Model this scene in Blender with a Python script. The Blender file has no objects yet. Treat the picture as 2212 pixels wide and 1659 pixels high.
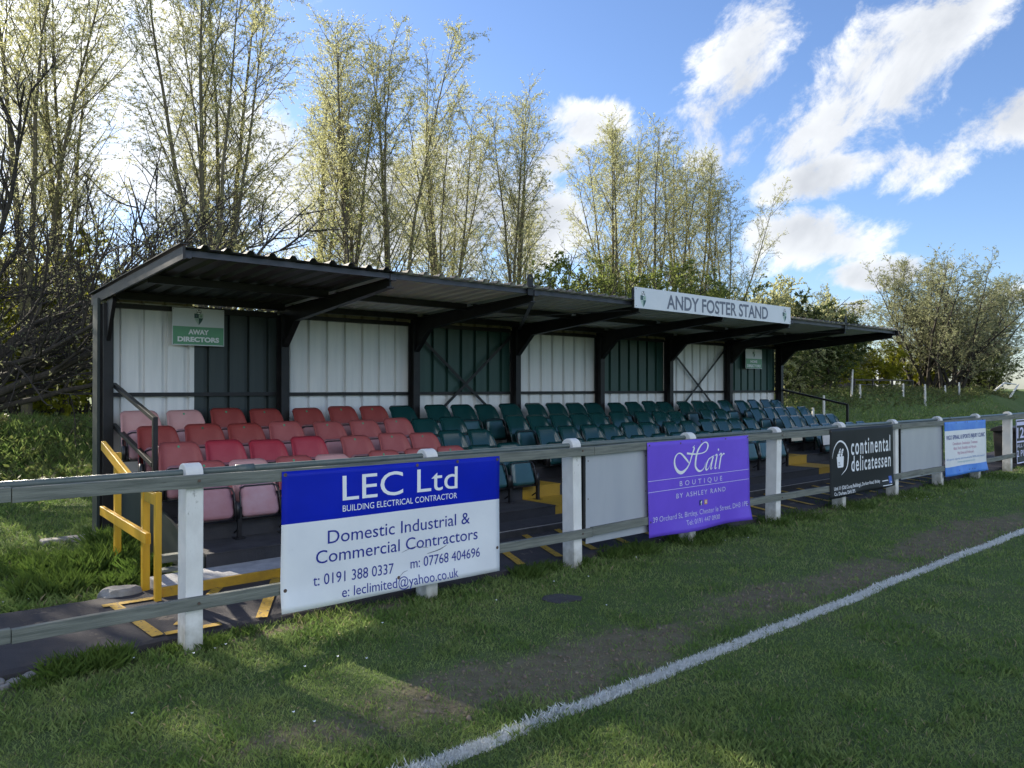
import bpy, bmesh, math, random
import numpy as np
from mathutils import Vector, Matrix, Euler

R = math.radians
SC = bpy.context.scene
COL = SC.collection

# ------------------------------------------------------------------ camera
cam_d = bpy.data.cameras.new('camera')
cam_d.sensor_width = 36.0
cam_d.lens = 36.0 * 1661.0 / 2212.0
cam_d.clip_start = 0.05
cam_d.clip_end = 3000
cam = bpy.data.objects.new('camera', cam_d)
COL.objects.link(cam)
CAM = (0.0, -4.95, 1.65)
cam.location = CAM
cam.rotation_euler = (R(90.28), 0, R(-41.3))
SC.camera = cam

# ------------------------------------------------------------------ exposure
SC.view_settings.view_transform = 'Standard'
SC.view_settings.look = 'None'
SC.view_settings.gamma = 1
SC.view_settings.exposure = 1.48
SC.cycles.max_bounces = 8
SC.cycles.diffuse_bounces = 3
SC.cycles.glossy_bounces = 3
SC.cycles.transmission_bounces = 4
SC.cycles.sample_clamp_indirect = 6

# ------------------------------------------------------------------ sun
SUN_AZ, SUN_EL = R(-8.5), R(25.0)      # azimuth from +Y towards +X
sun_dir = Vector((math.sin(SUN_AZ) * math.cos(SUN_EL), math.cos(SUN_AZ) * math.cos(SUN_EL), math.sin(SUN_EL)))
sd = bpy.data.lights.new('sun', 'SUN')
sd.energy = 5.0
sd.angle = R(0.53)
sd.color = (1.0, 0.90, 0.74)
sun = bpy.data.objects.new('sun', sd)
COL.objects.link(sun)
sun.rotation_euler = sun_dir.to_track_quat('Z', 'Y').to_euler()

# ------------------------------------------------------------------ sky
SKY_STRENGTH = 0.15
CLOUD_LEVEL = 0.42
SKY_TINT = (.365, .41, .505, 1)     # clear dry air: deeper blue than the model's default

def px_dir(x, y):
    """direction of a spot of sky given as an angle pair measured in the photograph"""
    b = math.atan((x - 1106.0) / 1661.0)
    el = math.atan((837.0 - y) / 1661.0 * math.cos(b))
    az = R(41.3) + b
    return Vector((math.sin(az) * math.cos(el), math.cos(az) * math.cos(el), math.sin(el)))

def az_dir(az, el):
    return Vector((math.sin(R(az)) * math.cos(R(el)), math.cos(R(az)) * math.cos(R(el)), math.sin(R(el))))

w = bpy.data.worlds.new('World')
SC.world = w
w.use_nodes = True
nt = w.node_tree
nt.nodes.clear()
def N(t, **k):
    n = nt.nodes.new(t)
    for a, v in k.items():
        setattr(n, a, v)
    return n
L = nt.links.new
def fm(op, a, b=None, c=None, clamp=False):
    n = N('ShaderNodeMath', operation=op, use_clamp=clamp)
    for i, v in enumerate((a, b, c)):
        if v is None: continue
        if isinstance(v, (int, float)): n.inputs[i].default_value = v
        else: L(v, n.inputs[i])
    return n.outputs[0]
sky = N('ShaderNodeTexSky', sky_type='NISHITA')
sky.sun_disc = False
sky.sun_elevation = SUN_EL
sky.sun_rotation = SUN_AZ
sky.altitude = 50
sky.air_density = 1.0
sky.dust_density = 0.5
sky.ozone_density = 2.0
tc = N('ShaderNodeTexCoord')
DIR = tc.outputs['Generated']
# (direction, half length, half width, tilt in degrees up to the right, weight)
blobs = [
 (px_dir(1910, 175), .180, .075, 40, 1.05), (px_dir(2030, 60), .11, .065, 42, 1.0), (px_dir(1780, 275), .10, .034, 32, .95),
 (px_dir(1560, 190), .120, .050, 45, 1.05), (px_dir(1560, 330), .085, .042, 30, .85), (px_dir(1280, 268), .060, .032, -8, 1.1),
 (px_dir(1790, 380), .105, .030, 12, 1.2), (px_dir(2000, 360), .060, .030, 18, 1.2), (px_dir(2180, 248), .085, .036, 18, 1.0),
 (px_dir(1750, 512), .085, .042, -8, 1.35), (px_dir(1655, 520), .045, .055, 0, .9), (px_dir(1900, 588), .075, .022, 0, 1.25),
 (px_dir(1820, 668), .050, .014, 0, 1.1), (px_dir(1205, 340), .050, .035, 0, .9), (px_dir(562, 24), .016, .018, -30, .75),
 (px_dir(590, 330), .060, .070, 0, 1.0), (px_dir(230, 230), .20, .16, 0, 1.3), (px_dir(880, 450), .22, .085, 0, 1.35),
 (px_dir(1150, 490), .10, .06, 0, 1.1), (px_dir(1420, 400), .10, .05, 0, .8), (px_dir(2060, 640), .08, .02, 0, .6),
 (px_dir(1950, 830), .8, .03, 0, .55),
 # outside the picture: unseen clouds, those behind the camera added for fill light
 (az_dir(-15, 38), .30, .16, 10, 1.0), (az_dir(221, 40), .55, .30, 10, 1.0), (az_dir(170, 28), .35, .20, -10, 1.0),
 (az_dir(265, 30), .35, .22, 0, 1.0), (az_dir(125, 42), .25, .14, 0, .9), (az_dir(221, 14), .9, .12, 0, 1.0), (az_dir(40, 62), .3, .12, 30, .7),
]
total = None
for c, a, b, tilt, wt in blobs:
    rgt = c.cross(Vector((0, 0, 1))).normalized()
    up = rgt.cross(c).normalized()
    t = R(tilt)
    e1 = rgt * math.cos(t) + up * math.sin(t)
    e2 = c.cross(e1) * -1
    if e1.cross(e2).dot(c) < 0: e2 = -e2
    m = Matrix((e1, e2, c)).transposed()
    mp = N('ShaderNodeMapping', vector_type='TEXTURE')
    mp.inputs['Location'].default_value = c
    mp.inputs['Rotation'].default_value = m.to_euler('XYZ')
    mp.inputs['Scale'].default_value = (a, b, .6)
    L(DIR, mp.inputs['Vector'])
    ln = N('ShaderNodeVectorMath', operation='LENGTH')
    L(mp.outputs[0], ln.inputs[0])
    mr = N('ShaderNodeMapRange', interpolation_type='SMOOTHSTEP')
    mr.inputs['From Min'].default_value = .25
    mr.inputs['From Max'].default_value = 1.70
    mr.inputs['To Min'].default_value = wt
    mr.inputs['To Max'].default_value = 0
    L(ln.outputs['Value'], mr.inputs['Value'])
    total = mr.outputs[0] if total is None else fm('MAXIMUM', total, mr.outputs[0])
_c = px_dir(1850, 250); _r = _c.cross(Vector((0, 0, 1))).normalized(); _u = _r.cross(_c).normalized()
_e1 = _r * math.cos(R(38)) + _u * math.sin(R(38)); _e2 = _c.cross(_e1)
if _e1.cross(_e2).dot(_c) < 0: _e2 = -_e2
DRIFT = Matrix((_e1, _e2, _c)).transposed().to_euler('XYZ')
def cloud_noise(off, scale, detail, rough, distort):
    mp = N('ShaderNodeMapping', vector_type='TEXTURE'); mp.inputs['Location'].default_value = off
    mp.inputs['Rotation'].default_value = DRIFT; mp.inputs['Scale'].default_value = (1.22, .95, 1.0)
    L(DIR, mp.inputs['Vector'])
    n = N('ShaderNodeTexNoise'); n.inputs['Scale'].default_value = scale; n.inputs['Detail'].default_value = detail
    n.inputs['Roughness'].default_value = rough; n.inputs['Distortion'].default_value = distort
    L(mp.outputs[0], n.inputs['Vector'])
    return n.outputs['Fac']
n1 = cloud_noise((3.1, 1.7, 0), 12.0, 14, .66, .25)
n2 = cloud_noise((3.115, 1.69, -.02), 8.0, 6, .55, .4)
dens = fm('ADD', fm('MULTIPLY', total, 1.0), fm('MULTIPLY', fm('SUBTRACT', n1, .5), 3.2))
mr = N('ShaderNodeMapRange', interpolation_type='SMOOTHSTEP')
mr.inputs['From Min'].default_value = .52; mr.inputs["From Max"].default_value = 1.12
L(dens, mr.inputs['Value'])
cl = fm('MULTIPLY', mr.outputs[0], .97)
# clouds get greyer where they are thick
sh = N('ShaderNodeMapRange'); sh.inputs['From Min'].default_value = .75; sh.inputs['From Max'].default_value = 1.75
sh.inputs['To Min'].default_value = 1.0; sh.inputs['To Max'].default_value = .64
L(fm('ADD', total, fm('MULTIPLY', fm('SUBTRACT', n2, .42), 2.6)), sh.inputs['Value'])
dt = N('ShaderNodeVectorMath', operation='DOT_PRODUCT'); L(DIR, dt.inputs[0]); dt.inputs[1].default_value = sun_dir
back = fm('MULTIPLY', fm('MAXIMUM', fm('MULTIPLY', dt.outputs['Value'], -1.0), 0.0), 5.4)   # unseen clouds opposite the sun, brightened as added fill light
glow = fm('MULTIPLY', fm('POWER', fm('MAXIMUM', dt.outputs['Value'], 0.0), 14.0), 1.6)
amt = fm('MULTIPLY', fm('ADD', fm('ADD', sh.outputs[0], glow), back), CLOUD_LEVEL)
ccol = N('ShaderNodeMix', data_type='RGBA')
ccol.inputs[6].default_value = (.74, .83, 1.0, 1); ccol.inputs[7].default_value = (.96, .98, 1.0, 1)
L(sh.outputs[0], ccol.inputs[0])
tint = N('ShaderNodeMix', data_type='RGBA', blend_type='MULTIPLY'); tint.inputs[0].default_value = 1
L(sky.outputs[0], tint.inputs[6]); tint.inputs[7].default_value = SKY_TINT
bg1 = N('ShaderNodeBackground'); L(tint.outputs[2], bg1.inputs[0]); bg1.inputs[1].default_value = SKY_STRENGTH
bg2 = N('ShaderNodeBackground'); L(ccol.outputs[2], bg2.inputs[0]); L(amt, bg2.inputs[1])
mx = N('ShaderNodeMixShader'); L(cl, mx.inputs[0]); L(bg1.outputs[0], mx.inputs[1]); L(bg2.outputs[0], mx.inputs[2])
out = N('ShaderNodeOutputWorld'); L(mx.outputs[0], out.inputs[0])
w.cycles.sampling_method = 'MANUAL'
w.cycles.sample_map_resolution = 1024

# ------------------------------------------------------------------ helpers
def tag(o, label=None, cat=None, group=None, kind=None):
    if label: o['label'] = label
    if cat: o['category'] = cat
    if group: o['group'] = group
    if kind: o['kind'] = kind
    return o

def empty(name, loc=(0, 0, 0), label=None, cat=None, group=None):
    o = bpy.data.objects.new(name, None)
    o.empty_display_size = .2
    o.location = loc
    COL.objects.link(o)
    return tag(o, label, cat, group)

def copy_tree(o, parent=None):
    c = o.copy(); COL.objects.link(c)
    if parent is not None: c.parent = parent
    for ch in list(o.children): copy_tree(ch, c)
    return c

class MB:
    def __init__(s): s.v, s.f, s.m = [], [], []
    def add(s, vs, fs, m=0):
        b = len(s.v); s.v.extend(vs)
        s.f.extend([tuple(b + i for i in f) for f in fs]); s.m.extend([m] * len(fs))
        return s
    def box(s, x0, x1, y0, y1, z0, z1, m=0):
        return s.add([(x0,y0,z0),(x1,y0,z0),(x1,y1,z0),(x0,y1,z0),(x0,y0,z1),(x1,y0,z1),(x1,y1,z1),(x0,y1,z1)],
                     [(0,3,2,1),(4,5,6,7),(0,1,5,4),(1,2,6,5),(2,3,7,6),(3,0,4,7)], m)
    def bar(s, p, q, wd, ht, m=0, up=(0,0,1)):
        p, q = Vector(p), Vector(q); d = (q - p).normalized()
        u = Vector(up); sx = d.cross(u)
        if sx.length < 1e-4: sx = d.cross(Vector((0,1,0)))
        sx.normalize(); uz = sx.cross(d)
        vs = []
        for c in (p, q):
            for a, b in ((-1,-1),(1,-1),(1,1),(-1,1)):
                vs.append(tuple(c + sx * a * wd / 2 + uz * b * ht / 2))
        return s.add(vs, [(0,1,2,3),(7,6,5,4),(0,4,5,1),(1,5,6,2),(2,6,7,3),(3,7,4,0)], m)
    def prism(s, poly, axis, a, b, m=0):
        """poly: 2D points; extruded along axis 'x' (poly in y,z), 'y' (x,z), 'z' (x,y)"""
        n = len(poly)
        def P(p, t): return {'x': (t, p[0], p[1]), 'y': (p[0], t, p[1]), 'z': (p[0], p[1], t)}[axis]
        vs = [P(p, a) for p in poly] + [P(p, b) for p in poly]
        fs = [tuple(range(n)), tuple(range(2*n-1, n-1, -1))] + [(i, n+i, n+(i+1) % n, (i+1) % n) for i in range(n)]
        return s.add(vs, fs, m)
    def tube(s, pts, r, n=8, m=0, cap=True):
        pts = [Vector(p) for p in pts]; k = len(pts)
        rr = r if isinstance(r, (list, tuple)) else [r] * k
        vs = []; ref = Vector((.3, .2, 1)).normalized()
        for i, p in enumerate(pts):
            d = (pts[min(i+1, k-1)] - pts[max(i-1, 0)]).normalized()
            x = d.cross(ref)
            if x.length < .05: x = d.cross(Vector((1, 0, 0)))
            x.normalize(); y = d.cross(x)
            for j in range(n):
                a = 2 * math.pi * j / n
                vs.append(tuple(p + (x * math.cos(a) + y * math.sin(a)) * rr[i]))
        fs = [(i*n+j, i*n+(j+1) % n, (i+1)*n+(j+1) % n, (i+1)*n+j) for i in range(k-1) for j in range(n)]
        if cap: fs += [tuple(range(n-1, -1, -1)), tuple(range((k-1)*n, k*n))]
        return s.add(vs, fs, m)
    def build(s, name, mats, parent=None, bevel=0, smooth=False, solid=0):
        me = bpy.data.meshes.new(name)
        me.from_pydata(s.v, [], s.f)
        mats = mats if isinstance(mats, (list, tuple)) else [mats]
        for m in mats: me.materials.append(m)
        if len(mats) > 1: me.polygons.foreach_set('material_index', s.m)
        bm = bmesh.new(); bm.from_mesh(me); bmesh.ops.recalc_face_normals(bm, faces=bm.faces); bm.to_mesh(me); bm.free()
        if smooth: me.polygons.foreach_set('use_smooth', [True] * len(me.polygons))
        o = bpy.data.objects.new(name, me); COL.objects.link(o)
        if parent is not None: o.parent = parent
        if solid:
            md = o.modifiers.new('solid', 'SOLIDIFY'); md.thickness = solid; md.offset = 0
        if bevel:
            md = o.modifiers.new('bevel', 'BEVEL'); md.width = bevel; md.segments = 2; md.limit_method = 'ANGLE'; md.angle_limit = R(40)
        return o

def local(o):
    """keep world coordinates of a part built in world space under an Empty at its thing's base"""
    p = o.parent
    o.location = Vector(o.location) - Vector(p.location)
    return o

# ------------------------------------------------------------------ materials
def new_mat(name):
    m = bpy.data.materials.new(name); m.use_nodes = True
    return m, m.node_tree, m.node_tree.nodes['Principled BSDF']

def mat(name, c1, c2=None, rough=.6, scale=6, stretch=(1, 1, 1), lo=.35, hi=.65, bump=0, bscale=60, spec=.4, coat=0, metal=0, detail=6, c3=None, spot=0.0, spot_scale=18, rvar=0):
    m, t, b = new_mat(name)
    nd = t.nodes; ln = t.links.new
    b.inputs['Roughness'].default_value = rough
    b.inputs['Specular IOR Level'].default_value = spec
    b.inputs['Coat Weight'].default_value = coat
    b.inputs['Metallic'].default_value = metal
    tcn = nd.new('ShaderNodeTexCoord'); mp = nd.new('ShaderNodeMapping'); mp.inputs['Scale'].default_value = stretch
    ln(tcn.outputs['Object'], mp.inputs['Vector'])
    if c2 is None: c2 = tuple(v * .8 for v in c1)
    no = nd.new('ShaderNodeTexNoise'); no.inputs['Scale'].default_value = scale; no.inputs['Detail'].default_value = detail; no.inputs['Roughness'].default_value = .6
    ln(mp.outputs[0], no.inputs['Vector'])
    r = nd.new('ShaderNodeMapRange'); r.inputs['From Min'].default_value = lo; r.inputs['From Max'].default_value = hi
    ln(no.outputs['Fac'], r.inputs['Value'])
    mi = nd.new('ShaderNodeMix'); mi.data_type = 'RGBA'
    mi.inputs[6].default_value = (*c1, 1); mi.inputs[7].default_value = (*c2, 1)
    ln(r.outputs[0], mi.inputs[0]); col = mi.outputs[2]
    if c3 is not None:
        n2 = nd.new('ShaderNodeTexNoise'); n2.inputs['Scale'].default_value = spot_scale; n2.inputs['Detail'].default_value = 8; n2.inputs['Roughness'].default_value = .7
        ln(mp.outputs[0], n2.inputs['Vector'])
        r2 = nd.new('ShaderNodeMapRange'); r2.inputs['From Min'].default_value = 1 - spot; r2.inputs['From Max'].default_value = 1 - spot + .06
        ln(n2.outputs['Fac'], r2.inputs['Value'])
        m2 = nd.new('ShaderNodeMix'); m2.data_type = 'RGBA'; m2.inputs[7].default_value = (*c3, 1)
        ln(r2.outputs[0], m2.inputs[0]); ln(col, m2.inputs[6]); col = m2.outputs[2]
    ln(col, b.inputs['Base Color'])
    if rvar:
        rr = nd.new('ShaderNodeMapRange'); rr.inputs['To Min'].default_value = rough - rvar; rr.inputs['To Max'].default_value = rough + rvar
        ln(no.outputs['Fac'], rr.inputs['Value']); ln(rr.outputs[0], b.inputs['Roughness'])
    if bump:
        n3 = nd.new('ShaderNodeTexNoise'); n3.inputs['Scale'].default_value = bscale; n3.inputs['Detail'].default_value = 4
        ln(mp.outputs[0], n3.inputs['Vector'])
        bp = nd.new('ShaderNodeBump'); bp.inputs['Strength'].default_value = bump; bp.inputs['Distance'].default_value = .01
        ln(n3.outputs['Fac'], bp.inputs['Height']); ln(bp.outputs[0], b.inputs['Normal'])
    return m

def plate_mat(name, c1, c2):
    m, t, b = new_mat(name); nd = t.nodes; ln = t.links.new
    tcn = nd.new('ShaderNodeTexCoord'); mp = nd.new('ShaderNodeMapping')
    ln(tcn.outputs['Object'], mp.inputs['Vector'])
    mp.inputs['Rotation'].default_value = (R(45), R(45), R(45))
    br = nd.new('ShaderNodeTexChecker'); br.inputs['Scale'].default_value = 38
    ln(mp.outputs[0], br.inputs['Vector'])
    no = nd.new('ShaderNodeTexNoise'); no.inputs['Scale'].default_value = 5; no.inputs['Detail'].default_value = 8
    ln(tcn.outputs['Object'], no.inputs['Vector'])
    mi = nd.new('ShaderNodeMix'); mi.data_type = 'RGBA'; mi.inputs[6].default_value = (*c1, 1); mi.inputs[7].default_value = (*c2, 1)
    ln(no.outputs['Fac'], mi.inputs[0]); ln(mi.outputs[2], b.inputs['Base Color'])
    b.inputs['Roughness'].default_value = .55
    bp = nd.new('ShaderNodeBump'); bp.inputs['Strength'].default_value = .5; bp.inputs['Distance'].default_value = .006
    ln(br.outputs['Fac'], bp.inputs['Height']); ln(bp.outputs[0], b.inputs['Normal'])
    return m

def leaf_mat(name, c1, c2, trans=.45, rough=.6, attr_scale=.6, fine_scale=0):
    m = bpy.data.materials.new(name); m.use_nodes = True
    t = m.node_tree; nd = t.nodes; nd.clear(); ln = t.links.new
    g = nd.new('ShaderNodeNewGeometry'); tcn = nd.new('ShaderNodeTexCoord')
    no = nd.new('ShaderNodeTexNoise'); no.inputs['Scale'].default_value = attr_scale; no.inputs['Detail'].default_value = 3
    ln(tcn.outputs['Object'], no.inputs['Vector'])
    ad = nd.new('ShaderNodeMath'); ad.operation = 'MULTIPLY_ADD'; ad.inputs[1].default_value = .55
    ln(g.outputs['Random Per Island'], ad.inputs[0])
    mr = nd.new('ShaderNodeMapRange'); mr.inputs['From Min'].default_value = .3; mr.inputs['From Max'].default_value = .7; mr.inputs['To Max'].default_value = .45
    ln(no.outputs['Fac'], mr.inputs['Value']); ln(mr.outputs[0], ad.inputs[2])
    fac = ad.outputs[0]
    if fine_scale:
        nf = nd.new('ShaderNodeTexNoise'); nf.inputs['Scale'].default_value = fine_scale; nf.inputs['Detail'].default_value = 4
        ln(tcn.outputs['Object'], nf.inputs['Vector'])
        m3 = nd.new('ShaderNodeMapRange'); m3.inputs['From Min'].default_value = .32; m3.inputs['From Max'].default_value = .68; m3.inputs['To Min'].default_value = -.45; m3.inputs['To Max'].default_value = .45
        ln(nf.outputs['Fac'], m3.inputs['Value'])
        a3 = nd.new('ShaderNodeMath'); a3.operation = 'ADD'; ln(fac, a3.inputs[0]); ln(m3.outputs[0], a3.inputs[1]); fac = a3.outputs[0]
    mi = nd.new('ShaderNodeMix'); mi.data_type = 'RGBA'; mi.inputs[6].default_value = (*c1, 1); mi.inputs[7].default_value = (*c2, 1)
    ln(fac, mi.inputs[0])
    d = nd.new('ShaderNodeBsdfPrincipled'); d.inputs['Roughness'].default_value = rough; d.inputs['Specular IOR Level'].default_value = .25
    ln(mi.outputs[2], d.inputs['Base Color'])
    tr = nd.new('ShaderNodeBsdfTranslucent'); ln(mi.outputs[2], tr.inputs['Color'])
    ms = nd.new('ShaderNodeMixShader'); ms.inputs[0].default_value = trans
    ln(d.outputs[0], ms.inputs[1]); ln(tr.outputs[0], ms.inputs[2])
    o = nd.new('ShaderNodeOutputMaterial'); ln(ms.outputs[0], o.inputs[0])
    return m

M = {}
M['steel_black'] = mat('black painted steel', (.010, .010, .011), (.022, .021, .022), rough=.45, scale=5, spec=.3, c3=(.04, .025, .02), spot=.27, spot_scale=25, rvar=.10)
M['steel_edge'] = mat('dark grey roof trim', (.030, .032, .042), (.055, .058, .075), rough=.45, scale=9, stretch=(.4, 1, 1), c3=(.06, .05, .045), spot=.3)
M['roof_dark'] = mat('dark coated roof sheet', (.035, .040, .042), (.055, .060, .060), rough=.5, scale=3, stretch=(1, .3, 1))
M['roof_top'] = mat('weathered dark grey roof coat', (.060, .062, .064), (.040, .042, .044), rough=.7, scale=4, stretch=(1, .4, 1), c3=(.10, .10, .085), spot=.34, spot_scale=8)
M['roof_grey'] = mat('grey coated roof sheet', (.80, .81, .78), (.70, .71, .68), rough=.6, scale=2.5, stretch=(2, .3, 1), c3=(.05, .045, .04), spot=.3, spot_scale=9)
M['clad_white'] = mat('white coated wall sheet', (.76, .76, .74), (.66, .67, .66), rough=.42, scale=2.2, stretch=(5, 1, .35), c3=(.33, .30, .25), spot=.32, spot_scale=6)
M['clad_shiny'] = mat('white glossy wall sheet', (.72, .74, .76), (.64, .66, .68), rough=.22, scale=2.2, stretch=(5, 1, .4), spec=.6)
M['clad_green'] = mat('dark green wall sheet', (.018, .055, .046), (.028, .070, .058), rough=.42, scale=2.4, stretch=(5, 1, .35), c3=(.03, .05, .045), spot=.3, spot_scale=8)
M['clad_black'] = mat('blackish green wall sheet', (.024, .034, .034), (.034, .045, .043), rough=.45, scale=2.4, stretch=(5, 1, .35))
M['clad_cream'] = mat('cream wall sheet', (.36, .31, .21), (.26, .22, .15), rough=.6, scale=3, stretch=(4, 1, .5), c3=(.10, .08, .05), spot=.34, spot_scale=6)
M['plate_black'] = plate_mat('black chequer plate', (.020, .021, .027), (.055, .056, .064))
M['plate_yellow'] = plate_mat('yellow chequer plate', (.46, .29, .02), (.34, .21, .025))
M['tread'] = mat('worn black rubber tread', (.030, .030, .034), (.060, .060, .064), rough=.8, scale=4, bump=.25, bscale=120)
M['concrete'] = mat('pale concrete', (.30, .29, .27), (.20, .19, .18), rough=.9, scale=9, bump=.4, bscale=50, c3=(.09, .09, .07), spot=.36, spot_scale=20)
M['slab_white'] = mat('whitewashed concrete', (.46, .46, .46), (.34, .34, .35), rough=.85, scale=9, bump=.3, bscale=60, c3=(.12, .11, .10), spot=.36, spot_scale=14)
M['slab_dark'] = mat('dark concrete', (.060, .058, .062), (.040, .040, .044), rough=.9, scale=8, bump=.3, bscale=70)
M['yellow_wood'] = mat('yellow gloss painted wood', (.62, .36, .018), (.52, .29, .016), rough=.38, scale=3, stretch=(6, 6, 1), bump=.12, bscale=30, spec=.5, c3=(.20, .13, .06), spot=.345, spot_scale=22)
M['yellow_line'] = mat('worn yellow line paint', (.50, .30, .025), (.40, .25, .035), rough=.75, scale=14, c3=(.06, .055, .055), spot=.45, spot_scale=30)
M['yellow_kerb'] = mat('yellow painted kerb', (.52, .31, .025), (.38, .23, .03), rough=.6, scale=12, c3=(.10, .08, .06), spot=.38, spot_scale=26)
M['post_white'] = mat('white painted concrete', (.76, .75, .72), (.64, .63, .60), rough=.6, scale=7, stretch=(1, 1, .6), bump=.25, bscale=26, c3=(.34, .33, .30), spot=.40, spot_scale=9)
def foot_dirt(m, col, h0, h1):
    t = m.node_tree; b = t.nodes['Principled BSDF']; src = b.inputs['Base Color'].links[0].from_socket
    tcn = t.nodes.new('ShaderNodeTexCoord'); sp = t.nodes.new('ShaderNodeSeparateXYZ'); t.links.new(tcn.outputs['Object'], sp.inputs[0])
    no = t.nodes.new('ShaderNodeTexNoise'); no.inputs['Scale'].default_value = 14; no.inputs['Detail'].default_value = 8; t.links.new(tcn.outputs['Object'], no.inputs['Vector'])
    a = t.nodes.new('ShaderNodeMath'); a.operation = 'MULTIPLY_ADD'; a.inputs[1].default_value = -.35; t.links.new(no.outputs['Fac'], a.inputs[0]); t.links.new(sp.outputs[2], a.inputs[2])
    r = t.nodes.new('ShaderNodeMapRange'); r.inputs['From Min'].default_value = h0; r.inputs['From Max'].default_value = h1; r.inputs['To Min'].default_value = .75; r.inputs['To Max'].default_value = 0
    t.links.new(a.outputs[0], r.inputs['Value'])
    x = t.nodes.new('ShaderNodeMix'); x.data_type = 'RGBA'; x.inputs[7].default_value = (*col, 1); t.links.new(r.outputs[0], x.inputs[0]); t.links.new(src, x.inputs[6]); t.links.new(x.outputs[2], b.inputs['Base Color'])
foot_dirt(M['post_white'], (.20, .19, .13), -.16, .05)
M['rail_wood'] = mat('weathered grey timber', (.205, .215, .185), (.105, .115, .10), rough=.8, scale=5, stretch=(.5, 6, 9), bump=.45, bscale=24, c3=(.045, .048, .04), spot=.33, spot_scale=4.5, detail=9)
M['pipe'] = mat('painted green grey pipe', (.065, .095, .090), (.10, .12, .11), rough=.4, scale=12, spec=.5)
M['banner_white'] = mat('white banner vinyl', (.76, .78, .80), (.70, .72, .75), rough=.38, scale=2.5, spec=.5, c3=(.56, .57, .56), spot=.31, spot_scale=6)
M['banner_blue'] = mat('royal blue banner vinyl', (.001, .014, .42), (.001, .012, .36), rough=.35, scale=2, spec=.2)
M['banner_purple'] = mat('purple banner vinyl', (.165, .085, .66), (.145, .075, .60), rough=.38, scale=2, spec=.25)
M['banner_black'] = mat('black banner vinyl', (.018, .020, .023), (.013, .015, .017), rough=.5, scale=2, spec=.2)
M['banner_sky'] = mat('sky blue print', (.055, .20, .66), (.10, .27, .70), rough=.45, scale=6, spec=.4, c3=(.45, .58, .75), spot=.33, spot_scale=7)
M['ink_blue'] = mat('blue print', (.010, .022, .27), (.010, .022, .25), rough=.45)
M['ink_white'] = mat('white print', (.80, .82, .84), (.76, .78, .80), rough=.45)
M['ink_lilac'] = mat('pale lilac print', (.62, .62, .84), (.58, .58, .80), rough=.45)
M['ink_navy'] = mat('navy print', (.03, .06, .26), (.04, .07, .28), rough=.5)
M['ink_pink'] = mat('faded red print', (.56, .28, .42), (.60, .34, .46), rough=.5)
M['ink_teal'] = mat('faded green print', (.36, .60, .66), (.40, .62, .68), rough=.5)
M['ink_faint'] = mat('faded blue print', (.22, .34, .62), (.26, .38, .64), rough=.5)
M['ink_grey'] = mat('grey print', (.115, .13, .17), (.13, .145, .18), rough=.5)
M['ink_dark'] = mat('black print', (.012, .014, .016), (.02, .02, .02), rough=.5)
M['social_navy'] = mat('navy icon print', (.012, .035, .14), rough=.5)
M['social_orange'] = mat('orange pink icon print', (.60, .20, .16), (.55, .30, .10), rough=.5, scale=30)
M['social_blue'] = mat('blue icon print', (.06, .14, .52), rough=.5)
M['shield_dark'] = mat('dark green crest print', (.030, .085, .080), (.035, .095, .09), rough=.5)
M['shield_light'] = mat('pale crest print', (.40, .50, .45), (.36, .46, .42), rough=.5)
M['crest_green'] = mat('green crest print', (.16, .30, .18), rough=.5)
M['sign_white'] = mat('white sign board', (.60, .63, .66), (.56, .59, .62), rough=.35, scale=3, spec=.5)
M['sign_green'] = mat('green sign print', (.11, .33, .18), (.10, .30, .165), rough=.4, spec=.5)
M['board_grey'] = mat('pale grey board', (.40, .42, .45), (.36, .38, .42), rough=.3, scale=1.6, spec=.5, c3=(.31, .33, .35), spot=.37, spot_scale=3.5, stretch=(2.5, 1, .6))
M['eyelet'] = mat('rusty fixing', (.06, .045, .04), (.12, .08, .06), rough=.6, scale=40)
M['paper'] = mat('white paper', (.66, .66, .64), (.60, .60, .58), rough=.9)
M['paper_cream'] = mat('cream paper', (.48, .46, .36), (.44, .42, .33), rough=.9)
M['bin'] = mat('grey brown bin plastic', (.075, .066, .058), (.055, .048, .044), rough=.55, scale=6)
M['stone'] = mat('grey rubble stone', (.26, .25, .24), (.15, .145, .14), rough=.95, scale=14, bump=.6, bscale=30)
M['tarmac'] = mat('worn tarmac', (.058, .053, .057), (.036, .034, .038), rough=.92, scale=3.5, bump=.6, bscale=160, c3=(.15, .125, .10), spot=.40, spot_scale=5)
M['bark_dark'] = mat('dark bark', (.030, .026, .022), (.058, .050, .042), rough=.95, scale=8, stretch=(3, 3, .7), bump=.6, bscale=30)
M['bark_tan'] = mat('tan bark', (.135, .118, .075), (.085, .075, .052), rough=.95, scale=6, stretch=(3, 3, .5), bump=.5, bscale=30, c3=(.12, .115, .05), spot=.45, spot_scale=5)
M['bark_birch'] = mat('birch bark', (.42, .40, .36), (.30, .29, .26), rough=.85, scale=7, stretch=(1, 1, 4), c3=(.03, .028, .026), spot=.42, spot_scale=5, bump=.3)
M['leaf_willow'] = leaf_mat('young willow leaves', (.33, .335, .15), (.47, .475, .25), .60)
M['twig_pale'] = mat('yellowish willow twigs', (.20, .175, .085), (.13, .115, .062), rough=.8, scale=3)
M['leaf_sage'] = leaf_mat('grey sage leaves', (.20, .215, .105), (.32, .33, .19), .50)
M['leaf_grey'] = leaf_mat('grey green young leaves', (.15, .165, .085), (.25, .26, .135), .52)
M['leaf_hedge'] = leaf_mat('fresh hawthorn leaves', (.130, .175, .040), (.25, .285, .085), .58)
M['leaf_bright'] = leaf_mat('bright yellow green leaves', (.20, .23, .020), (.34, .33, .030), .60)
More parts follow.
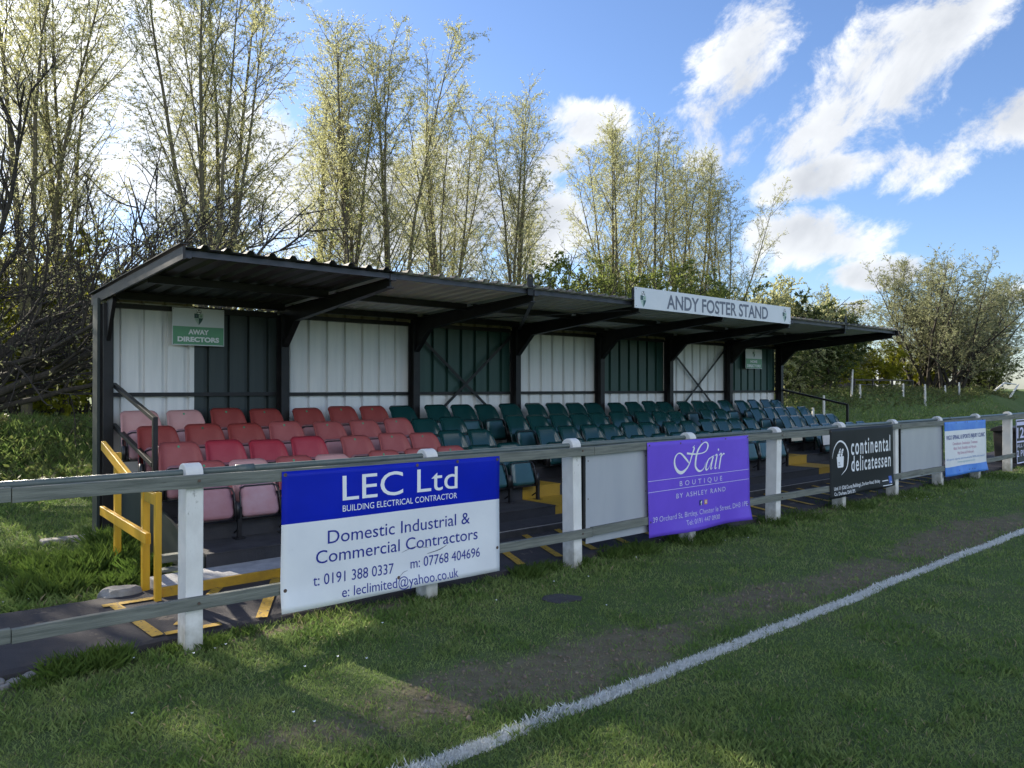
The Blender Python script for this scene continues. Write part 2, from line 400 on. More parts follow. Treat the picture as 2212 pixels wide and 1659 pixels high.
M['leaf_dark'] = leaf_mat('dark evergreen leaves', (.065, .095, .030), (.125, .155, .055), .40)
M['leaf_bramble'] = leaf_mat('bramble leaves and dead stems', (.095, .135, .035), (.20, .21, .08), .45)
M['fence_grey'] = mat('weathered grey paling', (.060, .056, .050), (.035, .033, .030), rough=.9, scale=6)
M['stake'] = mat('white painted stake', (.62, .62, .60), (.48, .48, .46), rough=.8, scale=10)

# ------------------------------------------------------------------ numpy value noise
def _hash(ix, iy, seed):
    h = (ix.astype(np.int64) * 374761393 + iy.astype(np.int64) * 668265263 + seed * 1274126177) & 0xffffffff
    h = ((h ^ (h >> 13)) * 1274126177) & 0xffffffff
    return ((h ^ (h >> 16)) & 0xffff) / 65535.0
def vnoise(x, y, seed=0):
    x = np.asarray(x, float); y = np.asarray(y, float)
    ix = np.floor(x); iy = np.floor(y); fx = x - ix; fy = y - iy
    fx = fx * fx * (3 - 2 * fx); fy = fy * fy * (3 - 2 * fy)
    a = _hash(ix, iy, seed); b = _hash(ix + 1, iy, seed); c = _hash(ix, iy + 1, seed); d = _hash(ix + 1, iy + 1, seed)
    return (a * (1 - fx) + b * fx) * (1 - fy) + (c * (1 - fx) + d * fx) * fy
def fbm(x, y, seed=0, o=4):
    s = 0; a = .5; f = 1.0
    for i in range(o):
        s = s + a * vnoise(x * f, y * f, seed + i); a *= .5; f *= 2.03
    return s / (1 - .5 ** o)
def sstep(a, b, x):
    t = np.clip((x - a) / (b - a), 0, 1); return t * t * (3 - 2 * t)

LINE_Y, LINE_W = -2.18, .049
def ground_z(x, y):
    x = np.asarray(x, float); y = np.asarray(y, float)
    foot = 11.2 + 1.2 * (vnoise(x * .12, x * 0 + 3.3, 5) - .5)
    crest = .78 + .55 * sstep(8, 32, x)
    b = crest * sstep(foot, foot + 3.0, y) * (1 - .8 * sstep(17.0, 20.5, y))
    b = b + sstep(foot, foot + 2, y) * .55 * (fbm(x * .45, y * .55, 9) - .5)
    n = .028 * (fbm(x * .9, y * .9, 21) - .5) + .012 * (fbm(x * 4, y * 4, 22, 2) - .5)
    return b + n * (1 - sstep(-.3, .1, y) * (1 - sstep(5, 6, y)) * .6)
def dirt_mask(x, y):
    x = np.asarray(x, float); y = np.asarray(y, float)
    c = -1.62 - .022 * x + .12 * (vnoise(x * .5, y * 0, 31) - .5)
    band = np.exp(-((y - c) / np.where(y > c, .40, .42)) ** 2 * 1.1) * sstep(.6, 2.6, x)
    n = .62 * fbm(x * 1.3, y * 2.6, 33, 5) + .38 * fbm(x * 6, y * 9, 35, 4)
    m = sstep(.26, .84, band * .84 + (n - .5) * 1.6) * .76
    # bare patches along the edge of the path
    e = np.exp(-((y - .02) / .10) ** 2) * sstep(.5, .68, fbm(x * 1.6, y * 2, 37) + .04)
    e2 = np.exp(-(((x + .2) / 2.2) ** 2 + ((y - 1.75) / .22) ** 2)) * .9 * sstep(.4, .6, fbm(x * 2.2, y * 2.2, 41))
    far = sstep(.62, .75, fbm(x * .35, y * .35, 47)) * .25 * (y < -2.3)
    return np.clip(np.maximum(np.maximum(m, e * .8), np.maximum(e2, far)), 0, 1)

# ------------------------------------------------------------------ ground sheet
def axis(segs):
    out = []
    for a, b, st in segs:
        out.append(np.arange(a, b, st))
    return np.concatenate(out + [[segs[-1][1]]])
gx = axis([(-400, -60, 40), (-60, -12, 4), (-12, -3, .6), (-3, 14, .07), (14, 26, .15), (26, 70, .6), (70, 140, 5), (140, 900, 60)])
gy = axis([(-400, -60, 40), (-60, -14, 4), (-14, -5.5, .5), (-5.5, .6, .07), (.6, 10, .25), (10, 22, .3), (22, 60, 2.5), (60, 400, 40)])
GX, GY = np.meshgrid(gx, gy, indexing='ij')
GZ = ground_z(GX, GY)
vs = np.stack([GX.ravel(), GY.ravel(), GZ.ravel()], 1)
nx, ny = len(gx), len(gy)
I = (np.arange(nx - 1)[:, None] * ny + np.arange(ny - 1)[None, :]).ravel()
fs = np.stack([I, I + ny, I + ny + 1, I + 1], 1)

def np_mesh(name, verts, faces, mats, parent=None, mi=None, smooth=False):
    k = faces.shape[1]
    me = bpy.data.meshes.new(name)
    me.vertices.add(len(verts)); me.vertices.foreach_set('co', np.ascontiguousarray(verts, np.float32).ravel())
    me.loops.add(faces.size); me.loops.foreach_set('vertex_index', np.ascontiguousarray(faces, np.int32).ravel())
    me.polygons.add(len(faces)); me.polygons.foreach_set('loop_start', np.arange(0, faces.size, k, dtype=np.int32))
    for m in mats: me.materials.append(m)
    if mi is not None: me.polygons.foreach_set('material_index', np.ascontiguousarray(mi, np.int32))
    if smooth: me.polygons.foreach_set('use_smooth', np.ones(len(faces), bool))
    me.update(calc_edges=True)
    o = bpy.data.objects.new(name, me); COL.objects.link(o)
    if parent is not None: o.parent = parent
    return o

gm, gt, gb = new_mat('pitch turf and bare soil')
nd = gt.nodes; ln = gt.links.new
at = nd.new('ShaderNodeAttribute'); at.attribute_name = 'dirt'
tcn = nd.new('ShaderNodeTexCoord')
def gnoise(sc, det):
    n = nd.new('ShaderNodeTexNoise'); n.inputs['Scale'].default_value = sc; n.inputs['Detail'].default_value = det; n.inputs['Roughness'].default_value = .65
    ln(tcn.outputs['Object'], n.inputs['Vector']); return n.outputs['Fac']
def gmix(f, a, b):
    n = nd.new('ShaderNodeMix'); n.data_type = 'RGBA'
    if isinstance(f, float): n.inputs[0].default_value = f
    else: ln(f, n.inputs[0])
    for i, v in ((6, a), (7, b)):
        if isinstance(v, tuple): n.inputs[i].default_value = (*v, 1)
        else: ln(v, n.inputs[i])
    return n.outputs[2]
def gr(v, a, b):
    n = nd.new('ShaderNodeMapRange'); n.inputs['From Min'].default_value = a; n.inputs['From Max'].default_value = b; ln(v, n.inputs['Value']); return n.outputs[0]
g1 = gmix(gr(gnoise(.9, 5), .35, .65), (.090, .142, .042), (.130, .170, .066))
g2 = gmix(gr(gnoise(45, 3), .35, .7), g1, (.060, .086, .030))
d1 = gmix(gr(gnoise(9, 8), .35, .65), (.155, .118, .082), (.225, .18, .13))
fin = gmix(at.outputs['Fac'], g2, d1)
ln(fin, gb.inputs['Base Color'])
gb.inputs['Roughness'].default_value = .95; gb.inputs['Specular IOR Level'].default_value = .15
bp = nd.new('ShaderNodeBump'); bp.inputs['Strength'].default_value = .8; bp.inputs['Distance'].default_value = .03
ln(gnoise(34, 9), bp.inputs['Height']); ln(bp.outputs[0], gb.inputs['Normal'])
ground = np_mesh('ground', vs, fs, [gm], smooth=True)
a = ground.data.attributes.new('dirt', 'FLOAT', 'POINT'); a.data.foreach_set('value', dirt_mask(GX, GY).ravel().astype(np.float32))
tag(ground, 'mown grass pitch with a worn bare strip beside the touchline', kind='structure')

# ------------------------------------------------------------------ path in front of the stand
def path_edges(x):
    f = .17 + .10 * (fbm(x * .8, x * 0, 51) - .5) + .03 * (vnoise(x * 7, x * 0, 52) - .5) - .02 * sstep(2, 5, x)
    b = 1.55 + .12 * (fbm(x * .9, x * 0 + 9, 53) - .5) + .05 * (vnoise(x * 6, x * 0, 54) - .5)
    b = np.where(x > 1.9, 1.62, b)
    return f, b
px = np.concatenate([np.arange(-9, 0, .2), np.arange(0, 8, .05), np.arange(8, 32, .15)])
pf, pb = path_edges(px)
ts = np.array([0, .012, .04, .2, .4, .6, .8, .96, .988, 1.0])
PV = []
for i, x in enumerate(px):
    for j, t in enumerate(ts):
        y = pf[i] + (pb[i] - pf[i]) * t
        z = .052 + .010 * (float(fbm(x * 2, y * 2, 57)) - .5)
        if j in (0, len(ts) - 1): z = -.06
        elif j in (1, len(ts) - 2): z = .030 + .02 * float(vnoise(x * 9, y * 3, 59))
        PV.append((x, y, z))
k = len(ts)
PF = [(i*k+j, (i+1)*k+j, (i+1)*k+j+1, i*k+j+1) for i in range(len(px)-1) for j in range(k-1)]
mb = MB(); mb.add(PV, PF)
tag(mb.build('path', M['tarmac'], smooth=False), 'worn dark tarmac path between the fence and the stand', kind='structure')
# painted hatching on the path: one sheet of markings
mb = MB(); zl = .0625
def strip(p, q, wd):
    p, q = Vector(p), Vector(q); d = (q - p).normalized(); s = Vector((-d.y, d.x)) * wd / 2
    n = 6
    for i in range(n):
        a = p + (q - p) * (i / n); b = p + (q - p) * ((i + 1) / n)
        za = .062 + .010 * (float(fbm(a.x * 2, a.y * 2, 57)) - .5); zb = .062 + .010 * (float(fbm(b.x * 2, b.y * 2, 57)) - .5)
        mb.add([(a.x - s.x, a.y - s.y, za), (b.x - s.x, b.y - s.y, zb), (b.x + s.x, b.y + s.y, zb), (a.x + s.x, a.y + s.y, za)], [(0, 1, 2, 3)])
x = 2.29
while x < 15.6:
    strip((x, 1.20 if x < 3 else 1.40), (x - .56, .20 if x > 2.5 else .40), .078)
    x += .485
strip((1.46, 1.235), (1.83, 1.215), .075); strip((1.535, 1.19), (1.555, .26), .075); strip((1.60, .27), (1.95, .24), .07)
tag(mb.build('path_markings', M['yellow_line']), 'worn yellow hatching painted on the tarmac path', kind='structure')

# ------------------------------------------------------------------ the spectator stand
stand = empty('spectator_stand', (2.2, 4.5, 0), 'long low football stand with black steel frame, mono pitch roof and green and white panels', 'grandstand')
def SP(mb, name, m, **k): return local(mb.build(name, m, stand, **k))
PX = [2.235, 4.283, 6.29, 8.255, 10.272, 12.276, 14.35, 16.438]
ZB, ZF, YB, YF = 2.685, 2.828, 4.72, 1.72
def roofz(y): return ZB + (ZF - ZB) * (YB - y) / (YB - YF)

# terrace: four treads, each its own step, aisles painted yellow
TY0 = [1.66, 2.25, 2.83, 3.41, 4.46]
TZ = [.24, .39, .54, .69]
AIS = [(6.50, 7.16), (13.0, 13.68)]
XL, XR = 2.36, 16.52
for i in range(4):
    z1 = TZ[i]; z0 = .09 if i == 0 else TZ[i-1] - .03
    y0, y1 = TY0[i], TY0[i+1] + (.02 if i < 3 else .1)
    cuts = [XL, AIS[0][0], AIS[0][1], AIS[1][0], AIS[1][1], XR] if i < 2 else [XL, XR]
    for c in range(len(cuts) - 1):
        yel = i < 2 and c in (1, 3)
        e = .004 if yel else 0.0
        mb = MB()
        mb.box(cuts[c], cuts[c+1], y0 - e, y0 + .02, z0, z1 - .012, 0)
        mb.box(cuts[c], cuts[c+1], y0 - e - .008, y1, z1 - .012, z1 + e, 1)
        SP(mb, 'step', [M['plate_yellow'], M['plate_yellow']] if yel else [M['plate_black'], M['tread']])
# dark boarded end panels under the terrace
for xs in (XL - .03, XR + .002):
    mb = MB(); mb.prism([(1.68, .05), (4.5, .0), (4.5, .66), (3.45, .66), (2.3, .36), (1.68, .22)], 'x', xs, xs + .025)
    SP(mb, 'end_panel', M['clad_black'])
mb = MB(); mb.box(1.90, 16.7, 1.245, 1.66, -.02, .125)
SP(mb, 'base_slab', M['slab_white'], bevel=.012)
mb = MB(); mb.box(1.87, 4.36, 1.212, 1.243, .02, .127)
SP(mb, 'kerb', M['yellow_kerb'], bevel=.006)
mb = MB(); mb.box(4.36, 16.7, 1.215, 1.243, .0, .118); mb.box(4.36, 16.7, 1.2452, 1.655, .1255, .130)
SP(mb, 'kerb', M['slab_dark'], bevel=.006)
# timber packing showing under the left end of the steps
for bb in ((2.10, 2.34, 2.06, 2.16, .126, .19), (2.02, 2.34, 1.70, 1.80, .126, .15)):
    mb = MB(); mb.box(*bb)
    SP(mb, 'packing_block', M['rail_wood'], bevel=.005)

# posts, rafters
for i, x in enumerate(PX):
    mb = MB(); w2 = .052
    mb.box(x - w2, x + w2, 4.285, 4.30, 0, 2.58); mb.box(x - w2, x + w2, 4.42, 4.435, 0, 2.58); mb.box(x - .008, x + .008, 4.30, 4.42, 0, 2.58)
    SP(mb, 'post', M['steel_black'])
    mb = MB()
    def rz(y): return roofz(y) - .052
    if i == 0:
        mb.prism([(4.286, 2.16), (4.286, 2.62), (4.06, 2.63), (4.04, 2.58)], 'x', x - .02, x + .02)
        SP(mb, 'rafter', M['steel_black']); continue
    web = [(4.44, 2.36), (4.44, rz(4.44)), (1.82, rz(1.82)), (1.82, rz(1.82) - .085), (3.95, rz(3.95) - .18), (4.285, 2.36)]
    mb.prism(web, 'x', x - .010, x + .010)
    # flanges
    mb.bar((x, 1.82, rz(1.82) - .004), (x, 4.44, rz(4.44) - .004), .10, .010)
    mb.bar((x, 1.82, rz(1.82) - .087), (x, 3.95, rz(3.95) - .184), .08, .012)
    mb.bar((x, 3.95, rz(3.95) - .184), (x, 4.285, 2.17), .08, .012)
    mb.prism([(4.286, 2.17), (4.286, 2.42), (3.96, rz(3.96) - .18)], 'x', x - .0105, x + .0105)
    SP(mb, 'rafter', M['steel_black'])
# corrugated roof sheets: one per bay pair so the darker first bay stays its own sheet
def roof_sheet(x0, x1, m, y0=YF - .03, y1=YB + .06):
    """profiled sheet: pale coated underside, dark weathered top skin 3 mm above it"""
    mb = MB(); per = .2; pts = []
    x = x0
    while x < x1 - 1e-6:
        for dx, dz in ((0, 0), (.115, 0), (.14, .034), (.175, .034)):
            if x + dx <= x1: pts.append((x + dx, dz))
        x += per
    pts.append((x1, 0))
    vs = [(px_, y, roofz(y) + dz) for y in (y0, y1) for px_, dz in pts]
    n = len(pts)
    fq = [(i, i + 1, n + i + 1, n + i) for i in range(n - 1)]
    mb.add(vs, fq, 0); mb.add([(a_, b_, c_ + .003) for a_, b_, c_ in vs], fq, 1)
    mb.add([v_ for k_ in range(n) for v_ in (vs[k_], (vs[k_][0], vs[k_][1], vs[k_][2] + .003))], [(2*i, 2*i+2, 2*i+3, 2*i+1) for i in range(n - 1)], 1)
    return SP(mb, 'roof_sheet', [m, M['roof_top']])
roof_sheet(2.2, 4.283, M['roof_dark'])
for a, b in zip(PX[1:], PX[2:-1] + [16.43]):
    roof_sheet(a + .001, b, M['roof_grey'])
for y in (4.2, 3.05):
    mb = MB(); z = roofz(y) - .036
    for i in range(7):
        a, b = PX[i] + .051, PX[i+1] - .051
        mb.box(a, b, y - .003, y + .003, z - .055, z + .03); mb.box(a, b, y + .003, y + .05, z + .025, z + .03); mb.box(a, b, y - .05, y - .003, z - .055, z - .05)
    SP(mb, 'purlin', M['steel_black'])
mb = MB(); z = roofz(1.78)
for i in range(7):
    mb.box(PX[i] + .02 if i else 2.205, PX[i+1] - .02 if i < 6 else 16.43, 1.775, 1.79, z - .058, z - .006)
    mb.box(PX[i] + .02 if i else 2.205, PX[i+1] - .02 if i < 6 else 16.43, 1.79, 1.85, z - .016, z - .010)
SP(mb, 'front_trim', M['steel_edge'])
for x in PX:
    mb = MB(); mb.box(x - .035, x + .035, 1.762, 1.80, roofz(1.8) - .075, roofz(1.8) - .004)
    SP(mb, 'rafter_cap', M['steel_edge'], bevel=.004)
for x in (2.185, 16.442):
    mb = MB(); mb.bar((x, YF - .02, roofz(YF) - .045), (x, YB + .05, roofz(YB) - .045), .022, .105)
    mb.bar((x, YF - .02, roofz(YF) + .032), (x, YB + .05, roofz(YB) + .032), .07, .008)
    SP(mb, 'verge_trim', M['steel_black'])
# corner flashing at the left end and back
mb = MB(); mb.box(2.150, 2.178, 4.40, 4.60, 0, 2.64)
SP(mb, 'corner_flashing', M['clad_black'])
# lifting lugs on the roof edge
for x in (6.165, 14.2):
    mb = MB(); z0, zc = 2.745, 2.955; n = 14
    mb.box(x - .042, x + .042, 1.735, 1.75, z0, zc - .028)
    ro, ri = .042, .016
    for k in range(n):
        a0 = -math.pi * .22 + (math.pi * 1.44) * k / n; a1 = -math.pi * .22 + (math.pi * 1.44) * (k + 1) / n
        mb.prism([(x + ro * math.cos(a0), zc + ro * math.sin(a0)), (x + ro * math.cos(a1), zc + ro * math.sin(a1)), (x + ri * math.cos(a1), zc + ri * math.sin(a1)), (x + ri * math.cos(a0), zc + ri * math.sin(a0))], 'y', 1.735, 1.75)
    mb.box(x - .042, x + .042, 1.736, 1.749, zc - .030, zc - .016)
    SP(mb, 'lifting_lug', M['steel_black'])
# wall cladding
def clad(x0, x1, z0, z1, m, yf=4.475, per=.25, name='wall_panel', off=0.0):
    pts = [(x0, 0)]; x = x0 + .11 + off
    while x < x1 - .08:
        pts += [(x, 0), (x + .010, .044), (x + .058, .044), (x + .068, 0)]; x += per
    pts.append((x1, 0)); n = len(pts)
    mb = MB()
    vs = [(p, yf + d, z) for z in (z0, z1) for p, d in pts]
    mb.add(vs, [(i, i + 1, n + i + 1, n + i) for i in range(n - 1)])
    return SP(mb, name, m, solid=.003)
wall_cols = [None, M['clad_white'], M['clad_green'], M['clad_white'], M['clad_green'], M['clad_white'], M['clad_green']]
for i in range(7):
    a, b = PX[i] - .02, PX[i+1] - .022
    if i == 0:
        clad(a, 3.215, .6, 2.62, M['clad_white'], off=.02); clad(3.216, b, .6, 2.62, M['clad_black'], off=.0)
    else:
        clad(a, b, 1.58, 2.60, wall_cols[i], per=.27)
        clad(a, b, .55, 1.579, M['clad_shiny'] if i == 1 else M['clad_white'], yf=4.478, per=.27, name='lower_panel')
    if i == 0: clad(a, 3.2, 2.622, 2.70, M['clad_cream'], yf=4.480, name='top_strip')
    else: clad(a, b, 2.602, 2.70, M['clad_cream'], yf=4.480, per=.27, name='top_strip')
# wall rails between the posts
mb = MB()
for i in range(7):
    a, b = PX[i] + .053, PX[i+1] - .053
    z0 = 1.545 if i else 1.55
    mb.box(a, b, 4.425, 4.472, z0, z0 + .045)
SP(mb, 'wall_rail', M['steel_black'])
mb = MB()
for i in range(7):
    a, b = PX[i] + .053, PX[i+1] - .053
    mb.box(a, b, 4.415, 4.472, 2.545, 2.60)
SP(mb, 'wall_rail', M['steel_black'])
# cross bracing on the wall and under the roof of two bays
for i in (2, 5):
    a, b = PX[i] + .06, PX[i+1] - .06
    for (p, q) in (((a, 4.405, 2.46), (b, 4.405, .95)), ((b, 4.392, 2.48), (a, 4.392, .95))):
        mb = MB(); mb.bar(p, q, .008, .042, up=(0, 1, 0) if False else (0, 0, 1)); SP(mb, 'brace', M['steel_black'])
    zr = lambda y: roofz(y) - .105
    for (p, q) in (((a, 4.2, zr(4.2)), (b, 1.9, zr(1.9))), ((b, 4.2, zr(4.2) - .02), (a, 1.9, zr(1.9) - .02))):
        mb = MB(); mb.bar(p, q, .05, .01); SP(mb, 'brace', M['steel_black'])
# end handrails
mb = MB()
mb.bar((2.318, 4.40, 1.685), (2.318, 2.93, 1.345), .045, .045); mb.bar((2.318, 4.40, 1.235), (2.318, 2.97, .90), .045, .045)
mb.box(2.295, 2.341, 2.905, 2.951, .55, 1.368)
SP(mb, 'handrail', M['steel_black'], bevel=.004)
mb = MB()
mb.bar((16.48, 4.35, 1.61), (16.48, 2.80, 1.285), .045, .045); mb.box(16.458, 16.504, 2.76, 2.806, .40, 1.30)
SP(mb, 'handrail', M['steel_black'], bevel=.004)

# ------------------------------------------------------------------ lettering
_tc = {}
def glyphs(txt, bold=0.0, space=1.0):
    key = (txt, bold, space)
    if key in _tc: return _tc[key]
    cu = bpy.data.curves.new('lettering', 'FONT'); cu.body = txt; cu.size = 1; cu.offset = bold; cu.space_character = space; cu.resolution_u = 4
    ob = bpy.data.objects.new('lettering', cu); COL.objects.link(ob)
    dg = bpy.context.evaluated_depsgraph_get(); dg.update()
    me = bpy.data.meshes.new_from_object(ob.evaluated_get(dg))
    v = np.array([tuple(p.co) for p in me.vertices]) if len(me.vertices) else np.zeros((0, 3))
    f = [tuple(p.vertices) for p in me.polygons]
    bpy.data.objects.remove(ob); bpy.data.curves.remove(cu); bpy.data.meshes.remove(me)
    _tc[key] = (v, f); return v, f
CAPH = None
def text(mb, txt, x0, x1, z, cap, y, bold=0.0, space=1.0, warp=None, slope=0.0, m=0, fit=True):
    """text on a board that faces -Y, from x0 to x1, baseline z, capital height cap"""
    global CAPH
    if CAPH is None:
        hv, _ = glyphs('H'); CAPH = hv[:, 1].max()
    v, f = glyphs(txt, bold, space)
    if not len(v): return
    a, b = v[:, 0].min(), v[:, 0].max()
    sx = (x1 - x0) / (b - a)
    X = x0 + (v[:, 0] - a) * sx
    Z = z + v[:, 1] * cap / CAPH + slope * (X - x0)
    vs = []
    for xx, zz_ in zip(X, Z):
        vs.append((float(xx), y + (warp(float(xx), float(zz_)) if warp else 0), float(zz_)))
    mb.add(vs, f, m)

def stroke(mb, pts, widths, y, warp=None, m=0, sub=6):
    """brush stroke: Catmull-Rom curve with varying width"""
    P = [Vector(p) for p in pts]; n = len(P); C = []; W = []
    for i in range(n - 1):
        p0, p1, p2, p3 = P[max(i-1, 0)], P[i], P[i+1], P[min(i+2, n-1)]
        for s_ in range(sub):
            t = s_ / sub
            C.append(.5 * ((2*p1) + (-p0+p2)*t + (2*p0-5*p1+4*p2-p3)*t*t + (-p0+3*p1-3*p2+p3)*t**3)); W.append(widths[i] + (widths[i+1]-widths[i])*t)
    C.append(P[-1]); W.append(widths[-1])
    vs = []
    for i, c in enumerate(C):
        d = (C[min(i+1, len(C)-1)] - C[max(i-1, 0)]).normalized(); nrm = Vector((-d.y, d.x)) * W[i] / 2
        for s_ in (-1, 1):
            q = c + nrm * s_
            vs.append((q.x, y + (warp(q.x, q.y) if warp else 0), q.y))
    mb.add(vs, [(2*i, 2*i+2, 2*i+3, 2*i+1) for i in range(len(C)-1)], m)

def disc(mb, cx, cz, r, y, m=0, n=16, warp=None, rz=None):
    yy = y + (warp(cx, cz) if warp else 0)
    mb.add([(cx + r * math.cos(2*math.pi*k/n), yy, cz + (rz or r) * math.sin(2*math.pi*k/n)) for k in range(n)], [tuple(range(n))], m)
def quad(mb, x0, x1, z0, z1, y, m=0, warp=None):
    n = 12
    vs = []
    for i in range(n + 1):
        x = x0 + (x1 - x0) * i / n
        for z in (z0, z1): vs.append((x, y + (warp(x, z) if warp else 0), z))
    mb.add(vs, [(2*i, 2*i+2, 2*i+3, 2*i+1) for i in range(n)], m)

def crest(parent, cx, z0, z1, y, loc_fn, dim=1.0):
    """quartered shield with a football above it"""
    h = z1 - z0; hw = h * .29; sh_top = z0 + h * .76; zm = z0 + h * .46
    mb = MB(); e = .0012
    def half(sgn, za, zb, n=8):
        out = []
        for k in range(n + 1):
            z = za + (zb - za) * k / n
            t = max(0, (sh_top - h * .22 - z) / (sh_top - h * .22 - z0))
            out.append((cx + sgn * hw * (1 - t ** 1.7), z))
        return out
    def patch(sgn, za, zb, m, yy):
        o = half(sgn, za, zb); poly = o + [(cx, zb), (cx, za)]
        mb.add([(p[0], yy, p[1]) for p in poly], [tuple(range(len(poly)))], m)
    patch(-1, zm, sh_top, 0, y - e); patch(1, zm, sh_top, 1, y - e); patch(-1, z0, zm, 1, y - e); patch(1, z0, zm, 0, y - e)
    quad(mb, cx + hw*.35, cx + hw*.65, zm + h*.06, zm + h*.2, y - 2*e, 2)
    quad(mb, cx - hw*.65, cx - hw*.35, zm + h*.07, zm + h*.19, y - 2*e, 3)
    quad(mb, cx - hw*.5, cx - hw*.25, zm - h*.14, zm - h*.09, y - 2*e, 2)
    r = h * .155; bz = z1 - r * .8
    disc(mb, cx, bz, r * 1.12, y - 2.2*e, 0, 20); disc(mb, cx - r*.05, bz + r*.04, r * .95, y - 3*e, 4, 20)
    for dx, dz in ((-.42, -.15), (.42, -.15), (0, .62)): disc(mb, cx + dx*r, bz + dz*r, r*.36, y - 4*e, 5, 5)
    return loc_fn(mb.build('crest', [M['shield_dark'], M['shield_light'], M['crest_green'], M['ink_grey'], M['ink_white'], M['ink_dark']], parent))

# stand name board on the roof edge
sg = empty('name_board', (10.03, 1.70, 2.73), 'long pale name board with grey capitals on the front edge of the stand roof', 'sign')
mb = MB(); mb.box(7.998, 12.058, 1.672, 1.682, 2.72, 3.0)
local(mb.build('board', M['sign_white'], sg))
mb = MB()
for x in (8.01, 9.4, 10.7, 12.02): mb.box(x, x + .03, 1.6822, 1.735, 2.722, 2.995)
mb.box(8.0, 12.05, 1.6824, 1.70, 2.96, 2.99)
local(mb.build('frame', M['steel_black'], sg))
mb = MB(); text(mb, 'ANDY FOSTER STAND', 8.69, 11.34, 2.757, .185, 1.6705, bold=.022, slope=.002)
local(mb.build('lettering', M['ink_grey'], sg))
crest(sg, 8.175, 2.737, 2.945, 1.672, local); crest(sg, 11.86, 2.745, 2.955, 1.672, local)
mb = MB()
for x, z in ((8.025, 2.975), (8.025, 2.75), (12.03, 2.975), (12.03, 2.75), (9.07, 2.88), (9.95, 2.745), (11.0, 2.90)): disc(mb, x, z, .007, 1.6695, 0, 8)
local(mb.build('screw', M['ink_dark'], sg))

# director signs on the back wall
def director_sign(x0, x1, z0, z1, zg, line1, line2, lab, fit1, fit2, cap, zb1, zb2):
    s = empty('director_sign', ((x0 + x1) / 2, 4.385, z0), lab, 'sign', 'directors signs on the back wall')
    mb = MB(); mb.box(x0, x1, 4.368, 4.376, z0, z1); local(mb.build('board', M['sign_white'], s, bevel=.0015))
    mb = MB(); quad(mb, x0 + .008, x1 - .008, z0 + .012, zg, 4.3665); local(mb.build('green_panel', M['sign_green'], s))
    mb = MB(); text(mb, line1, *fit1, zb1, cap, 4.3650, bold=.05); text(mb, line2, *fit2, zb2, cap, 4.3650, bold=.05)
    local(mb.build('lettering', M['ink_white'], s))
    crest(s, (x0 + x1) / 2, zg + (z1 - zg) * .10, z1 - (z1 - zg) * .08, 4.368, local)
    mb = MB()
    for x in (x0 + .014, x1 - .014):
        for z in (z0 + .014, z1 - .014): disc(mb, x, z, .005, 4.3660, 0, 6)
    local(mb.build('screw', M['ink_dark'], s))
director_sign(2.929, 3.534, 2.150, 2.590, 2.372, 'AWAY', 'DIRECTORS', 'square white and green sign reading AWAY DIRECTORS high on the back wall', (3.11, 3.35), (2.988, 3.472), .052, 2.284, 2.196)
director_sign(15.033, 15.696, 2.075, 2.51, 2.296, 'HOME', 'DIRECTORS', 'small white and green sign reading HOME DIRECTORS on the last green bay', (15.22, 15.50), (15.09, 15.64), .055, 2.206, 2.110)

# ------------------------------------------------------------------ seats
def smoothgrid(mb, nu, nv, fn, m=0):
    vs = [fn(-1 + 2 * i / nu, j / nv) for j in range(nv + 1) for i in range(nu + 1)]
    w_ = nu + 1
    mb.add(vs, [(j*w_+i, j*w_+i+1, (j+1)*w_+i+1, (j+1)*w_+i) for j in range(nv) for i in range(nu)], m)
def seat_back_mb():
    mb = MB()
    def fn(u, v):
        hw = .224 - .030 * max(0, v - .25) / .75 - .004 * v
        x = hw * math.copysign(abs(u) ** .92, u)
        z = .27 + .435 * v
        y = .195 + .175 * v - .022 * math.sin(v * math.pi)
        edge = max(0, (abs(u) - .62) / .38)
        y -= .075 * edge ** 1.8 * (1.15 - .75 * v)
        top = max(0, (v - .80) / .20)
        z -= .034 * edge ** 2.6 * top
        y -= .0 * top
        if v > .955: y += .012 * (v - .955) / .045       # rolled lip
        return (x, y, z)
    smoothgrid(mb, 16, 16, fn)
    return mb
def seat_pan_mb():
    mb = MB()
    def fn(u, v):
        # tipped-up seat: underside faces forward
        hw = .188 - .012 * v
        r = max(0, (abs(u) - .72) / .28)
        zt = .190 + .310 * v
        c = abs(v - .5) * 2; rc = max(0, (c - .78) / .22)
        zt += (-1 if v > .5 else 1) * .035 * (r ** 2)
        y = .045 + .085 * v
        y -= .030 * (1 - r ** 2) * (1 - rc ** 2)
        return (hw * u, y, zt)
    smoothgrid(mb, 14, 12, fn)
    # upper face of the seat, now hidden side, closed behind the rim
    def fb(u, v):
        x, y, z = fn(u, v); r = max(0, (abs(u) - .72) / .28)
        return (x * .985, .052 + .085 * v + .012 * (1 - abs(u) ** 3), z)
    smoothgrid(mb, 14, 12, fb)
    return mb
def seat_loop_mb():
    mb = MB()
    pts = [(-.192, .030, .175), (-.196, .045, .30), (-.192, .075, .425), (-.175, .090, .465), (-.14, .094, .478), (.14, .094, .478), (.175, .090, .465), (.192, .075, .425), (.196, .045, .30), (.192, .030, .175)]
    mb.tube(pts, .0085, 6)
    mb.tube([(-.238, .055, .185), (.238, .055, .185)], .014, 6)
    mb.box(-.236, -.205, .03, .12, .19, .34); mb.box(.205, .236, .03, .12, .19, .34)
    mb.tube([(-.226, .10, .20), (-.212, .16, .40)], .011, 5); mb.tube([(.226, .10, .20), (.212, .16, .40)], .011, 5)
    return mb
